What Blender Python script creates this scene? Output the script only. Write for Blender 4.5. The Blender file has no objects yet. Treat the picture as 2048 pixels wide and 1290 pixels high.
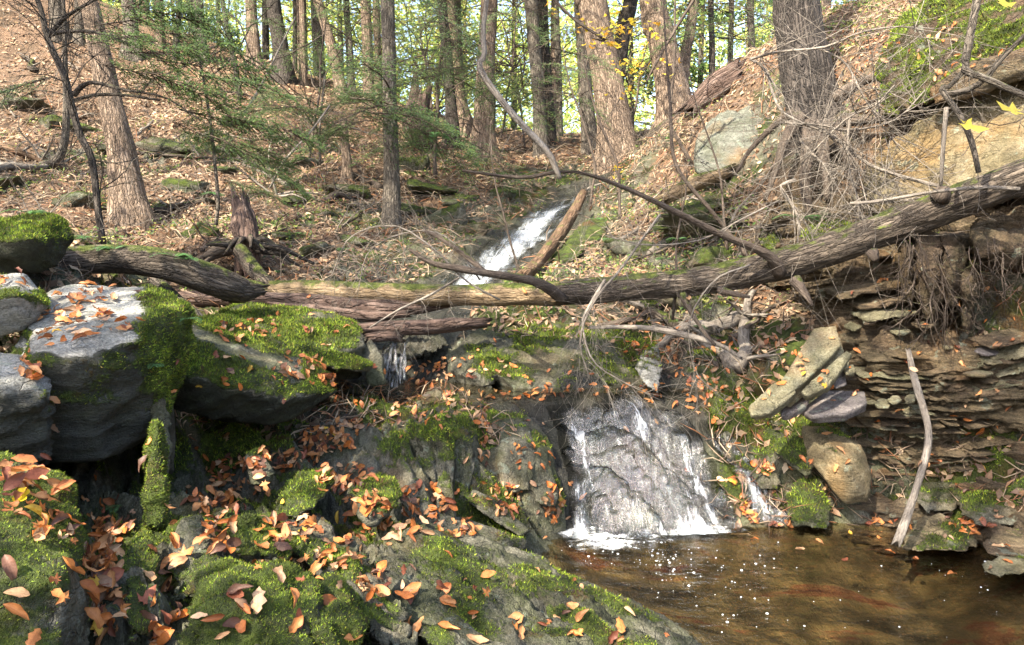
import bpy, bmesh, math, random
import numpy as np
from mathutils import Vector, Matrix

# ------------------------------------------------------------------ camera, sky, sun, exposure
S = bpy.context.scene
COL = S.collection
W0, H0, FPX = 2048.0, 1290.0, 1479.0
PITCH = math.radians(5.0)
CAMZ = 1.7
cam_d = bpy.data.cameras.new('camera'); cam = bpy.data.objects.new('camera', cam_d); COL.objects.link(cam)
cam_d.sensor_width = 36; cam_d.lens = 36*FPX/W0; cam_d.clip_start = .05; cam_d.clip_end = 2000
cam.location = (0, 0, CAMZ); cam.rotation_euler = (math.radians(90)-PITCH, 0, 0)
S.camera = cam

SUN_EL, SUN_AZ = math.radians(47), math.radians(222)      # azimuth clockwise from +Y (view direction): behind and to the left
world = bpy.data.worlds.new('World'); S.world = world; world.use_nodes = True
wn = world.node_tree
sky = wn.nodes.new('ShaderNodeTexSky'); sky.sky_type = 'NISHITA'; sky.sun_disc = False
sky.sun_elevation = SUN_EL; sky.sun_rotation = SUN_AZ; sky.dust_density = 2.5; sky.air_density = 1.0
bg = wn.nodes['Background']; bg.inputs['Strength'].default_value = .15
wn.links.new(sky.outputs[0], bg.inputs[0])
sd = bpy.data.lights.new('sun', 'SUN'); sd.energy = 3.9; sd.angle = math.radians(.5); sd.color = (1, .93, .80)
sun = bpy.data.objects.new('sun', sd); COL.objects.link(sun)
sdir = Vector((math.sin(SUN_AZ)*math.cos(SUN_EL), math.cos(SUN_AZ)*math.cos(SUN_EL), math.sin(SUN_EL)))
sun.rotation_euler = sdir.to_track_quat('Z', 'Y').to_euler()
sun.location = (0, 0, 40)
S.view_settings.view_transform = 'Standard'; S.view_settings.look = 'None'
S.view_settings.exposure = 2.42; S.view_settings.gamma = 1
S.view_settings.use_white_balance = True; S.view_settings.white_balance_temperature = 6900; S.view_settings.white_balance_tint = 10
S.render.resolution_x = 1024; S.render.resolution_y = 645

rng = np.random.default_rng(7); random.seed(7)

def P(px, py, d):
    a = (px-W0/2)/FPX; b = (H0/2-py)/FPX
    return np.array([d*a, d*(math.cos(PITCH)+b*math.sin(PITCH)), CAMZ+d*(-math.sin(PITCH)+b*math.cos(PITCH))])
def PP(l): return np.array([P(*q) for q in l])
def project(V):
    V = np.asarray(V); y = V[..., 1]; z = V[..., 2]-CAMZ
    d = y*math.cos(PITCH)-z*math.sin(PITCH); b = y*math.sin(PITCH)+z*math.cos(PITCH)
    return W0/2+V[..., 0]/d*FPX, H0/2-b/d*FPX, d

# ------------------------------------------------------------------ noise
_G = rng.normal(size=(256, 3)); _G /= np.linalg.norm(_G, axis=1)[:, None]
_PM = rng.permutation(256)
def perlin(p, seed=0):
    p = np.asarray(p, float)+seed*17.31
    i = np.floor(p).astype(np.int64); f = p-i; u = f*f*f*(f*(f*6-15)+10)
    def h(x, y, z): return _PM[(_PM[(_PM[x & 255]+y) & 255]+z) & 255]
    out = 0
    for dx in (0, 1):
        wx = u[:, 0] if dx else 1-u[:, 0]
        for dy in (0, 1):
            wy = u[:, 1] if dy else 1-u[:, 1]
            for dz in (0, 1):
                wz = u[:, 2] if dz else 1-u[:, 2]
                g = _G[h(i[:, 0]+dx, i[:, 1]+dy, i[:, 2]+dz)]
                dd = g[:, 0]*(f[:, 0]-dx)+g[:, 1]*(f[:, 1]-dy)+g[:, 2]*(f[:, 2]-dz)
                out = out+wx*wy*wz*dd
    return out*1.6
def fbm(p, o=4, seed=0, gain=.5):
    s = 0; a = 1; t = 0
    for k in range(o):
        s = s+a*perlin(np.asarray(p)*2**k, seed+k*3); t += a; a *= gain
    return s/t
def ss(x, a, b):
    t = np.clip((x-a)/(b-a), 0, 1); return t*t*(3-2*t)

# ------------------------------------------------------------------ mesh helpers
def link(o, parent=None):
    COL.objects.link(o)
    if parent is not None: o.parent = parent
    return o
def mk(name, V, F, mat, parent=None, smooth=True, attrs=None):
    """one mesh object from numpy arrays; F is a list of (n,3) or (n,4) index arrays"""
    if not isinstance(F, list): F = [F]
    F = [np.asarray(f) for f in F if len(f)]
    me = bpy.data.meshes.new(name)
    V = np.asarray(V, np.float32)
    me.vertices.add(len(V)); me.vertices.foreach_set('co', V.ravel())
    lv = np.concatenate([f.ravel() for f in F]).astype(np.int32)
    lt = np.concatenate([np.full(len(f), f.shape[1]) for f in F]); ls = np.concatenate([[0], np.cumsum(lt)[:-1]]).astype(np.int32)
    me.loops.add(len(lv)); me.loops.foreach_set('vertex_index', lv)
    me.polygons.add(len(lt)); me.polygons.foreach_set('loop_start', ls)
    me.polygons.foreach_set('use_smooth', np.full(len(lt), smooth))
    me.update(calc_edges=True)
    for k, a in (attrs or {}).items():
        a = np.asarray(a, np.float32)
        if a.ndim == 1:
            at = me.attributes.new(k, 'FLOAT', 'POINT'); at.data.foreach_set('value', a)
        elif k == 'col':
            at = me.attributes.new(k, 'FLOAT_COLOR', 'POINT')
            at.data.foreach_set('color', np.concatenate([a, np.ones((len(a), 1), np.float32)], 1).ravel())
        else:
            at = me.attributes.new(k, 'FLOAT_VECTOR', 'POINT'); at.data.foreach_set('vector', a.ravel())
    if mat: me.materials.append(mat)
    o = bpy.data.objects.new(name, me)
    return link(o, parent)
def tag(o, label=None, cat=None, group=None, kind=None):
    if label: o['label'] = label
    if cat: o['category'] = cat
    if group: o['group'] = group
    if kind: o['kind'] = kind
    return o
def empty(name, loc):
    o = bpy.data.objects.new(name, None); o.location = loc; o.empty_display_size = .1
    return link(o)
def child(o, root):
    """parent a world-space mesh to an Empty without moving it"""
    o.parent = root
    o.matrix_parent_inverse = Matrix.Translation(-Vector(root.location))
    return o
def grid_faces(nr, nc, wrap=False):
    r = np.arange(nr-1)[:, None]; c = np.arange(nc if wrap else nc-1)[None, :]
    c2 = (c+1) % nc
    return np.stack([r*nc+c, r*nc+c2, (r+1)*nc+c2, (r+1)*nc+c], -1).reshape(-1, 4)
def vnormals(V, F):
    N = np.zeros_like(V)
    for f in (F if isinstance(F, list) else [F]):
        a = V[f[:, 1]]-V[f[:, 0]]; b = V[f[:, 2]]-V[f[:, 0]]; n = np.cross(a, b)
        if f.shape[1] == 4:
            n = n+np.cross(V[f[:, 2]]-V[f[:, 0]], V[f[:, 3]]-V[f[:, 0]])
        for k in range(f.shape[1]): np.add.at(N, f[:, k], n)
    return N/(np.linalg.norm(N, axis=1)[:, None]+1e-12)
def smooth_path(pts, n):
    """Catmull-Rom through rows of pts (any columns), n samples"""
    p = np.asarray(pts, float); p = np.vstack([2*p[0]-p[1], p, 2*p[-1]-p[-2]])
    t = np.linspace(0, len(p)-3-1e-6, n); i = t.astype(int); f = (t-i)[:, None]
    a, b, c, d = p[i], p[i+1], p[i+2], p[i+3]
    return .5*((2*b)+(c-a)*f+(2*a-5*b+4*c-d)*f*f+(3*b-a-3*c+d)*f**3)
class Acc:
    def __init__(s): s.V = []; s.Q = []; s.T = []; s.A = {}; s.n = 0
    def add(s, V, Q=None, T=None, **at):
        V = np.asarray(V, float)
        if Q is not None and len(Q): s.Q.append(np.asarray(Q)+s.n)
        if T is not None and len(T): s.T.append(np.asarray(T)+s.n)
        for k, a in at.items():
            a = np.asarray(a, float)
            if a.ndim == 1 and k in ('col', 'tc'): a = np.tile(a, (len(V), 1))
            s.A.setdefault(k, []).append(a)
        s.V.append(V); s.n += len(V)
    def build(s, name, mat, parent=None, smooth=True):
        F = []
        if s.Q: F.append(np.concatenate(s.Q))
        if s.T: F.append(np.concatenate(s.T))
        return mk(name, np.concatenate(s.V), F, mat, parent, smooth, {k: np.concatenate(a) for k, a in s.A.items()})
def frames(p):
    t = np.gradient(p, axis=0); t /= np.linalg.norm(t, axis=1)[:, None]+1e-9
    ref = np.array([0, 0, 1.]) if abs(t[:, 2]).mean() < .7 else np.array([0, 1., 0])
    a = np.cross(t, ref); a /= np.linalg.norm(a, axis=1)[:, None]+1e-9
    b = np.cross(a, t); return t, a, b
def tube(acc, pts, rad, sides=8, n=None, bump=0, bfreq=6, seed=0, cap=True, ragged=0, oval=1, ridge=0):
    """pts (k,3) rad (k,) -> smoothed tapering limb; tc = seamless bark coordinate"""
    pts = np.asarray(pts, float); rad = np.asarray(rad, float)
    L = np.linalg.norm(np.diff(pts, axis=0), axis=1).sum()
    if n is None: n = max(3, min(200, int(L/.12)+len(pts)))
    q = smooth_path(np.column_stack([pts, rad]), n); p = q[:, :3]; r = np.maximum(q[:, 3], .0004)
    t, a, b = frames(p)
    th = np.arange(sides)/sides*2*math.pi; ct, st = np.cos(th), np.sin(th)
    ln = np.concatenate([[0], np.cumsum(np.linalg.norm(np.diff(p, axis=0), axis=1))])
    tc = np.stack([np.outer(np.ones(n), ct)*r.mean(), np.outer(np.ones(n), st)*r.mean(), np.repeat(ln[:, None], sides, 1)], -1)
    rr = np.repeat(r[:, None], sides, 1)
    if bump:
        q3 = tc.reshape(-1, 3)*np.array([1, 1, .28])
        nz = fbm(q3*bfreq, 3, seed).reshape(n, sides)
        if ridge:   # furrowed bark: sharp ridges along the stem
            rd = 1-np.abs(perlin(tc.reshape(-1, 3)*np.array([1, 1, .2])*bfreq*ridge, seed+5)).reshape(n, sides)*2.2
            nz = nz+np.clip(rd, -1, 1)*.6
        lo = fbm(tc.reshape(-1, 3)*np.array([1, 1, .5])*bfreq*.25, 2, seed+9).reshape(n, sides)
        rr = rr*(1+lo*bump*1.2)+nz*bump*r.mean()
    V = p[:, None]+(a[:, None]*ct[None, :, None]*oval+b[:, None]*st[None, :, None])*rr[..., None]
    if ragged:
        for e, s in ((0, -1), (n-1, 1)):
            V[e] += t[e]*(s*ragged*np.abs(perlin(np.column_stack([ct*3, st*3, np.full(sides, e+seed)]), seed)*2)[:, None])
    rs_ = random.Random(seed*7+int(abs(p[0][0])*1000)+n); tc = tc+np.array([rs_.uniform(0, 9), rs_.uniform(0, 9), rs_.uniform(0, 9)])
    V = V.reshape(-1, 3); Q = grid_faces(n, sides, True); tcf = tc.reshape(-1, 3)
    if cap:
        V = np.vstack([V, p[0]-t[0]*r[0]*.1, p[-1]+t[-1]*r[-1]*.3]); tcf = np.vstack([tcf, tcf[0], tcf[-1]])
        k = np.arange(sides); m = n*sides
        T = np.vstack([np.column_stack([(k+1) % sides, k, np.full(sides, m)]), np.column_stack([(n-1)*sides+k, (n-1)*sides+(k+1) % sides, np.full(sides, m+1)])])
    else: T = None
    acc.add(V, Q, T, tc=tcf)
    return p, r

# ------------------------------------------------------------------ materials
class NT:
    def __init__(s, name):
        s.m = bpy.data.materials.new(name); s.m.use_nodes = True; s.t = s.m.node_tree
        s.bsdf = s.t.nodes['Principled BSDF']; s.out = s.t.nodes['Material Output']
    def n(s, typ, ins=None, **props):
        nd = s.t.nodes.new(typ)
        for k, v in props.items(): setattr(nd, k, v)
        for k, v in (ins or {}).items(): s.put(nd.inputs[k], v)
        return nd
    def put(s, sock, v):
        if isinstance(v, bpy.types.NodeSocket): s.t.links.new(v, sock)
        else:
            if isinstance(v, tuple) and len(v) == 3 and sock.type == 'RGBA': v = v+(1,)
            sock.default_value = v
    def noise(s, vec, scale, detail=4, rough=.55, dist=0):
        return s.n('ShaderNodeTexNoise', {'Vector': vec, 'Scale': scale, 'Detail': detail, 'Roughness': rough, 'Distortion': dist}).outputs[0]
    def vor(s, vec, scale, feature='F1'):
        return s.n('ShaderNodeTexVoronoi', {'Vector': vec, 'Scale': scale}, feature=feature).outputs['Distance']
    def map(s, vec, scale=(1, 1, 1), rot=(0, 0, 0)):
        return s.n('ShaderNodeMapping', {'Vector': vec, 'Scale': scale, 'Rotation': rot}).outputs[0]
    def math(s, op, a, b=0.0):
        nd = s.n('ShaderNodeMath', operation=op); s.put(nd.inputs[0], a); s.put(nd.inputs[1], b); return nd.outputs[0]
    def step(s, v, a, b):
        return s.n('ShaderNodeMapRange', {'Value': v, 'From Min': a, 'From Max': b}, interpolation_type='SMOOTHSTEP').outputs[0]
    def ramp(s, v, stops):
        r = s.n('ShaderNodeValToRGB', {'Fac': v}); e = r.color_ramp.elements
        while len(e) < len(stops): e.new(.5)
        for el, (p, c) in zip(e, stops): el.position = p; el.color = (*c, 1)
        return r.outputs[0]
    def mix(s, f, a, b, blend='MIX'):
        nd = s.n('ShaderNodeMix', data_type='RGBA', blend_type=blend, clamp_factor=True)
        s.put(nd.inputs[0], f); s.put(nd.inputs[6], a); s.put(nd.inputs[7], b); return nd.outputs[2]
    def attr(s, name): return s.n('ShaderNodeAttribute', attribute_name=name)
    def pos(s): return s.n('ShaderNodeNewGeometry').outputs['Position']
    def bump(s, h, strength=.5, dist=.02, nrm=None):
        i = {'Height': h, 'Strength': strength, 'Distance': dist}
        if nrm: i['Normal'] = nrm
        return s.n('ShaderNodeBump', i).outputs[0]
    def fin(s, col=None, rough=.8, nrm=None, spec=.3, **kw):
        b = s.bsdf
        if col is not None: s.put(b.inputs['Base Color'], col)
        s.put(b.inputs['Roughness'], rough); s.put(b.inputs['Specular IOR Level'], spec)
        if nrm: s.put(b.inputs['Normal'], nrm)
        for k, v in kw.items(): s.put(b.inputs[k], v)
        return s.m

MOSS_RAMP = [(0, (.022, .028, .008)), (.35, (.045, .062, .012)), (.6, (.095, .135, .018)), (1, (.20, .245, .03))]
def rock_mat(name, c0, c1, c2, stretch=(1, 1, 1), rot=(0, 0, 0), stain=(.16, .10, .035), stain_amt=.35, wet=0.0, rough=.75, bare=1.0):
    """layered stone; reads the mesh attributes moss (0..1) and wet (0..1)"""
    t = NT(name); p = t.pos(); q = t.map(p, stretch, rot)
    n1 = t.noise(q, 5, 6, .62, .6); n2 = t.noise(p, 22, 5, .6); n3 = t.noise(q, 36, 5, .65); n4 = t.noise(p, 2.2, 3, .5)
    base = t.ramp(n1, [(.28, c0), (.5, c1), (.72, c2)])
    base = t.mix(t.math('MULTIPLY', t.step(n3, .42, .66), .45), base, tuple(x*.45 for x in c0))
    base = t.mix(t.math('MULTIPLY', t.step(n4, .5, .68), stain_amt), base, stain)
    lich = t.step(t.noise(p, 9, 4, .6), .62, .66)
    base = t.mix(t.math('MULTIPLY', lich, .4), base, (.30, .36, .28))
    # thin olive film of algae
    film = t.step(t.noise(p, 3.5, 4, .6), .42, .62)
    base = t.mix(t.math('MULTIPLY', film, .6*bare), base, (.055, .066, .02))
    wetv = t.attr('wet').outputs['Fac']
    base = t.mix(t.math('MULTIPLY', wetv, .62), base, (.028, .028, .026))
    mo = t.attr('moss').outputs['Fac']
    mn = t.noise(p, 46, 4, .7); mm = t.math('ADD', mo, t.math('MULTIPLY', t.math('SUBTRACT', mn, .5), .8))
    mmask = t.step(mm, .36, .66)
    mcol = t.ramp(t.noise(p, 11, 6, .72), [(.25, MOSS_RAMP[0][1]), (.45, MOSS_RAMP[1][1]), (.6, MOSS_RAMP[2][1]), (.82, MOSS_RAMP[3][1])])
    mcol = t.mix(t.step(t.noise(p, 5, 3, .6), .55, .75), mcol, (.10, .055, .018))
    spk = t.noise(p, 95, 4, .75)
    base = t.mix(t.math('MULTIPLY', t.step(spk, .50, .62), .45), base, tuple(x*.35 for x in c0)); base = t.mix(t.math('MULTIPLY', t.step(spk, .46, .36), .35), base, c2)
    wq = t.n('ShaderNodeVectorMath', {0: t.map(q, (1, 1, 1.8)), 1: t.n('ShaderNodeVectorMath', {0: t.n('ShaderNodeTexNoise', {'Vector': p, 'Scale': 6.0, 'Detail': 4.0}).outputs['Color'], 1: (.5, .5, .5)}, operation='MULTIPLY').outputs[0]}, operation='ADD').outputs[0]
    crk = t.math('ADD', t.vor(wq, 3.2, 'DISTANCE_TO_EDGE'), t.math('MULTIPLY', t.step(t.noise(p, 4, 2, .5), .42, .56), .05)); base = t.mix(t.math('MULTIPLY', t.math('SUBTRACT', 1.0, t.step(crk, 0, .018)), .4), base, tuple(x*.3 for x in c0))
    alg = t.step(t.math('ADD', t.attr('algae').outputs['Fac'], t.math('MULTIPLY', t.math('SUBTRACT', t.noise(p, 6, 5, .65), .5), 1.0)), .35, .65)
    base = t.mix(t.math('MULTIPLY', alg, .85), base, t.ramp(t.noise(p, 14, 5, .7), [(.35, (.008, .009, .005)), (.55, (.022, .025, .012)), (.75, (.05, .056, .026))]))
    col = t.mix(mmask, base, mcol)
    h = t.math('ADD', t.math('MULTIPLY', n3, .6), t.math('ADD', t.math('MULTIPLY', n1, .9), t.math('MULTIPLY', n2, .7)))
    h = t.math('ADD', h, t.math('ADD', t.math('MULTIPLY', t.step(crk, 0, .03), .3), t.math('MULTIPLY', spk, .45)))
    h = t.math('ADD', h, t.math('MULTIPLY', t.math('MULTIPLY', mmask, t.noise(p, 110, 3, .8)), 1.6))
    rg = t.math('SUBTRACT', t.math('ADD', rough, t.math('MULTIPLY', mmask, .2)), t.math('MULTIPLY', wetv, .5))
    return t.fin(col, rg, t.bump(h, 1.0, .034), .35)
M = {}
STR = (1, 1, 3.2); 
M['schist'] = rock_mat('grey_green_schist', (.036, .036, .025), (.105, .10, .07), (.22, .21, .165), (2.6, 1, 2.6), (.3, .35, .38))
M['pale'] = rock_mat('pale_grey_stone', (.17, .165, .145), (.34, .335, .305), (.50, .49, .455), (1, 1, 4), (.2, .3, 0), stain_amt=.15, bare=.3)
M['tan'] = rock_mat('tan_sandstone', (.085, .065, .034), (.18, .14, .078), (.28, .245, .16), (1, 1, 2.2), (.5, .3, 0), stain=(.30, .16, .05), stain_amt=.55, bare=.35)
M['crag'] = rock_mat('grey_green_crag', (.055, .058, .042), (.13, .135, .11), (.23, .24, .205), (1, 1, 3), (.2, .3, 0), stain=(.25, .12, .04), stain_amt=.5, bare=.4)
M['shale'] = rock_mat('brown_shale', (.038, .026, .017), (.125, .088, .052), (.27, .20, .125), (1, 1, 9), (0, .12, 0), stain=(.24, .11, .035), stain_amt=.45, bare=.35)
M['soil'] = rock_mat('dark_root_soil', (.025, .018, .012), (.07, .048, .03), (.15, .10, .065), (1, 1, 1.5), (.2, .3, 0), stain=(.12, .07, .03), stain_amt=.4, bare=.3)
M['shaleslab'] = rock_mat('olive_shale_slab', (.10, .088, .05), (.20, .18, .11), (.34, .31, .21), (2, 2, 2), (0, .5, 0), stain=(.28, .12, .045), stain_amt=.3, bare=.5)
M['darkslab'] = rock_mat('purple_grey_slab', (.09, .08, .08), (.17, .15, .15), (.30, .27, .25), (2, 2, 2), (0, .5, 0), stain=(.25, .12, .06), bare=.2)

def ground_mat():
    t = NT('ground'); p = t.pos()
    q = t.map(p, (3.4, 1, 2.2), (.25, .25, .38))
    n1 = t.noise(q, 5, 6, .62, .5); n3 = t.noise(q, 34, 5, .65); n2 = t.noise(p, 24, 5, .6)
    rock = t.ramp(n1, [(.28, (.03, .03, .02)), (.5, (.095, .09, .062)), (.74, (.20, .19, .15))])
    rock = t.mix(t.math('MULTIPLY', t.step(n3, .42, .66), .45), rock, (.03, .03, .025))
    film = t.step(t.noise(p, 3.2, 4, .6), .40, .62)
    rock = t.mix(t.math('MULTIPLY', film, .6), rock, (.055, .066, .02))
    rock = t.mix(t.math('MULTIPLY', t.step(t.noise(p, 2.1, 3, .6), .52, .7), .4), rock, (.15, .085, .035))
    litter = t.ramp(t.noise(p, 30, 6, .75), [(.3, (.03, .02, .013)), (.48, (.10, .06, .035)), (.62, (.20, .125, .075)), (.8, (.36, .25, .16))])
    litter = t.mix(t.step(t.noise(p, 2.0, 4, .6), .5, .66), litter, (.07, .045, .025))
    spk = t.noise(p, 90, 4, .75); rock = t.mix(t.math('MULTIPLY', t.step(spk, .50, .62), .5), rock, (.02, .02, .016)); rock = t.mix(t.math('MULTIPLY', t.step(spk, .46, .36), .35), rock, (.24, .235, .2))
    rm = t.attr('rock').outputs['Fac']
    rk = t.step(t.math('ADD', rm, t.math('MULTIPLY', t.math('SUBTRACT', t.noise(p, 8, 4, .6), .5), .7)), .4, .6)
    col = t.mix(rk, litter, rock)
    wetv = t.attr('wet').outputs['Fac']
    col = t.mix(t.math('MULTIPLY', wetv, .78), col, (.022, .021, .02))
    # stream bed: tan silt, olive bands and reddish drifts of sunken needles
    bed = t.attr('bed').outputs['Fac']
    w = t.noise(t.map(p, (1.0, 2.6, 1), (0, 0, .42)), 1.7, 5, .6, .8)
    bc = t.ramp(w, [(.30, (.014, .012, .007)), (.42, (.05, .04, .02)), (.55, (.10, .075, .034)), (.61, (.10, .034, .016)), (.8, (.10, .07, .032))])
    bc = t.mix(t.math('MULTIPLY', t.step(t.noise(p, 45, 4, .7), .5, .7), .5), bc, (.20, .11, .045))
    col = t.mix(bed, col, bc)
    mo = t.attr('moss').outputs['Fac']
    mmask = t.step(t.math('ADD', mo, t.math('MULTIPLY', t.math('SUBTRACT', t.noise(p, 40, 4, .7), .5), .8)), .38, .6)
    mcol = t.ramp(t.noise(p, 10, 6, .72), [(.25, MOSS_RAMP[0][1]), (.45, MOSS_RAMP[1][1]), (.62, MOSS_RAMP[2][1]), (.85, MOSS_RAMP[3][1])])
    mcol = t.mix(t.step(t.noise(p, 4, 3, .6), .5, .7), mcol, (.11, .06, .02))
    col = t.mix(mmask, col, mcol)
    h = t.math('ADD', t.math('MULTIPLY', n3, .6), t.math('ADD', n1, t.math('MULTIPLY', n2, .7)))
    h = t.math('ADD', h, t.math('MULTIPLY', t.math('MULTIPLY', mmask, t.noise(p, 100, 3, .8)), 1.6))
    rg = t.math('SUBTRACT', .88, t.math('MULTIPLY', wetv, .62))
    return t.fin(col, rg, t.bump(h, 1.0, .036), .35)
M['ground'] = ground_mat()

def bark_mat(name, c0, c1, c2, moss=0.0, sc=1.0, furrow=1.0, pale=0.0):
    t = NT(name); tc = t.attr('tc').outputs['Vector']; p = t.pos()
    q = t.map(tc, (1, 1, .16)); n1 = t.noise(q, 34*sc, 6, .65, .4)
    dn = t.n('ShaderNodeVectorMath', {0: t.n('ShaderNodeTexNoise', {'Vector': t.map(tc, (1, 1, .3)), 'Scale': 40.0*sc, 'Detail': 4.0}).outputs['Color'], 1: (.035/sc, .035/sc, .05/sc)}, operation='MULTIPLY').outputs[0]
    v = t.vor(t.n('ShaderNodeVectorMath', {0: t.map(tc, (1, 1, .13)), 1: dn}, operation='ADD').outputs[0], 42*sc, 'DISTANCE_TO_EDGE')
    n2 = t.noise(p, 60, 4, .7); n3 = t.noise(p, 3.0, 3, .5)
    f = t.math('ADD', t.math('MULTIPLY', n1, .75), t.math('MULTIPLY', n2, .25))
    col = t.ramp(f, [(.3, c0), (.5, c1), (.7, c2)])
    col = t.mix(t.math('MULTIPLY', t.math('SUBTRACT', 1.0, t.step(v, 0, .16)), .5*furrow), col, tuple(x*.5 for x in c0))
    if pale: col = t.mix(t.math('MULTIPLY', t.step(n3, .48, .6), pale), col, (.40, .36, .27))
    h = t.math('ADD', n1, t.math('MULTIPLY', t.step(v, 0, .2), .7*furrow))
    if moss:
        nz = t.n('ShaderNodeSeparateXYZ', {0: t.n('ShaderNodeNewGeometry').outputs['Normal']}).outputs['Z']
        mk_ = t.step(t.math('ADD', t.math('MULTIPLY', nz, .35), t.math('ADD', t.noise(p, 7, 5, .65), moss-.5)), .48, .66)
        mc = t.ramp(t.noise(p, 16, 5, .7), [(.3, (.03, .04, .01)), (.5, (.08, .10, .02)), (.75, (.20, .24, .045))])
        col = t.mix(mk_, col, mc); h = t.math('ADD', h, t.math('MULTIPLY', mk_, t.noise(p, 90, 3, .8)))
    return t.fin(col, .85, t.bump(h, 1.0, .03), .25)
M['bark_red'] = bark_mat('reddish_bark', (.075, .053, .037), (.215, .155, .112), (.40, .31, .235), moss=.18)
M['bark_grey'] = bark_mat('grey_brown_bark', (.05, .042, .034), (.13, .11, .088), (.25, .22, .18), moss=.22)
M['bark_dark'] = bark_mat('dark_bark', (.020, .017, .014), (.055, .045, .037), (.11, .095, .08), moss=.2)
M['bark_big'] = bark_mat('furrowed_hemlock_bark', (.014, .012, .011), (.05, .041, .035), (.125, .105, .09), moss=.2, sc=.8, furrow=1.2)
M['log_moss'] = bark_mat('mossy_log_bark', (.03, .023, .018), (.095, .075, .058), (.20, .165, .13), moss=.30, sc=1.1)
M['log_bare'] = bark_mat('stripped_log_wood', (.06, .042, .026), (.19, .135, .08), (.36, .28, .185), moss=.36, sc=.8, furrow=.4)
M['log_split'] = bark_mat('split_orange_wood', (.045, .028, .019), (.135, .082, .05), (.26, .18, .115), moss=.16, sc=.9, furrow=.7)
M['log_rot'] = bark_mat('rotting_red_wood', (.035, .022, .018), (.105, .068, .053), (.21, .155, .13), sc=.6, furrow=.9)
M['twig'] = bark_mat('dead_twig_wood', (.08, .066, .054), (.18, .155, .13), (.33, .295, .25), furrow=.2)
M['twig_dark'] = bark_mat('dark_twig_wood', (.03, .022, .018), (.075, .057, .045), (.15, .12, .095), moss=.2, furrow=.2)
M['root'] = bark_mat('root_bark', (.03, .023, .018), (.085, .065, .05), (.17, .135, .105), moss=.15, furrow=.3)

def leaf_mat(name, transl=.25, rough=.6, vein=False):
    t = NT(name); c = t.attr('col').outputs['Color']; p = t.pos()
    if vein:
        x = t.n('ShaderNodeSeparateXYZ', {0: t.attr('lv').outputs['Vector']}); u, v = x.outputs[0], t.math('ABSOLUTE', x.outputs[1])
        rib = t.math('SUBTRACT', 1.0, t.step(v, .02, .10))
        sv = t.step(t.math('SINE', t.math('MULTIPLY', t.math('SUBTRACT', u, t.math('MULTIPLY', v, .22)), 62.0)), .72, .98)
        blot = t.step(t.noise(p, 26, 4, .65), .50, .66); edge = t.step(v, .55, 1.0)
        c = t.mix(t.math('MULTIPLY', blot, .5), c, t.mix(1.0, c, (.42, .30, .25), 'MULTIPLY'))
        c = t.mix(t.math('MULTIPLY', edge, .35), c, t.mix(1.0, c, (.55, .42, .34), 'MULTIPLY'))
        c = t.mix(t.math('MULTIPLY', t.math('MAXIMUM', rib, t.math('MULTIPLY', sv, .6)), .4), c, t.mix(1.0, c, (.55, .45, .38), 'MULTIPLY'))
    n = t.noise(p, 70, 3, .6); c = t.mix(t.math('MULTIPLY', t.step(n, .45, .75), .35), c, t.mix(1.0, c, (.45, .32, .25), 'MULTIPLY'))
    t.fin(c, rough, t.bump(t.noise(p, 120, 2, .6), .35, .004), .35)
    tr = t.n('ShaderNodeBsdfTranslucent', {'Color': c}); mx = t.n('ShaderNodeMixShader', {0: transl, 1: t.bsdf.outputs[0], 2: tr.outputs[0]})
    t.t.links.new(mx.outputs[0], t.out.inputs[0]); return t.m
M['leaf'] = leaf_mat('fallen_leaf', .22, .55, True); M['leaf_far'] = leaf_mat('leaf_litter')
M['green'] = leaf_mat('living_foliage', .5, .55)
M['mossblade'] = leaf_mat('moss_blades', .3, .8)

def water_mat(name, tint, ripple=1.0, scale=7.0, refl=1.0, stretch=(1, 1, 1)):
    t = NT(name); p = t.pos()
    h = t.math('ADD', t.noise(t.map(p, (1.0, 2.2, 1), (0, 0, .3)), scale, 4, .55, .4), t.math('MULTIPLY', t.noise(p, scale*4.5, 3, .6), .3))
    b = t.bump(h, .35*ripple, .03)
    tr = t.n('ShaderNodeBsdfTransparent', {'Color': (*tint, 1)})
    gl = t.n('ShaderNodeBsdfGlossy', {'Color': (1, 1, 1, 1), 'Roughness': .03, 'Normal': b})
    fr = t.n('ShaderNodeFresnel', {'IOR': 1.33, 'Normal': b})
    f = t.math('MULTIPLY', fr.outputs[0], refl)
    mx = t.n('ShaderNodeMixShader', {0: f, 1: tr.outputs[0], 2: gl.outputs[0]})
    t.t.links.new(mx.outputs[0], t.out.inputs[0]); return t.m
M['pool'] = water_mat('clear_brown_water', (.93, .87, .72), 1.7, 5.0)
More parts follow.
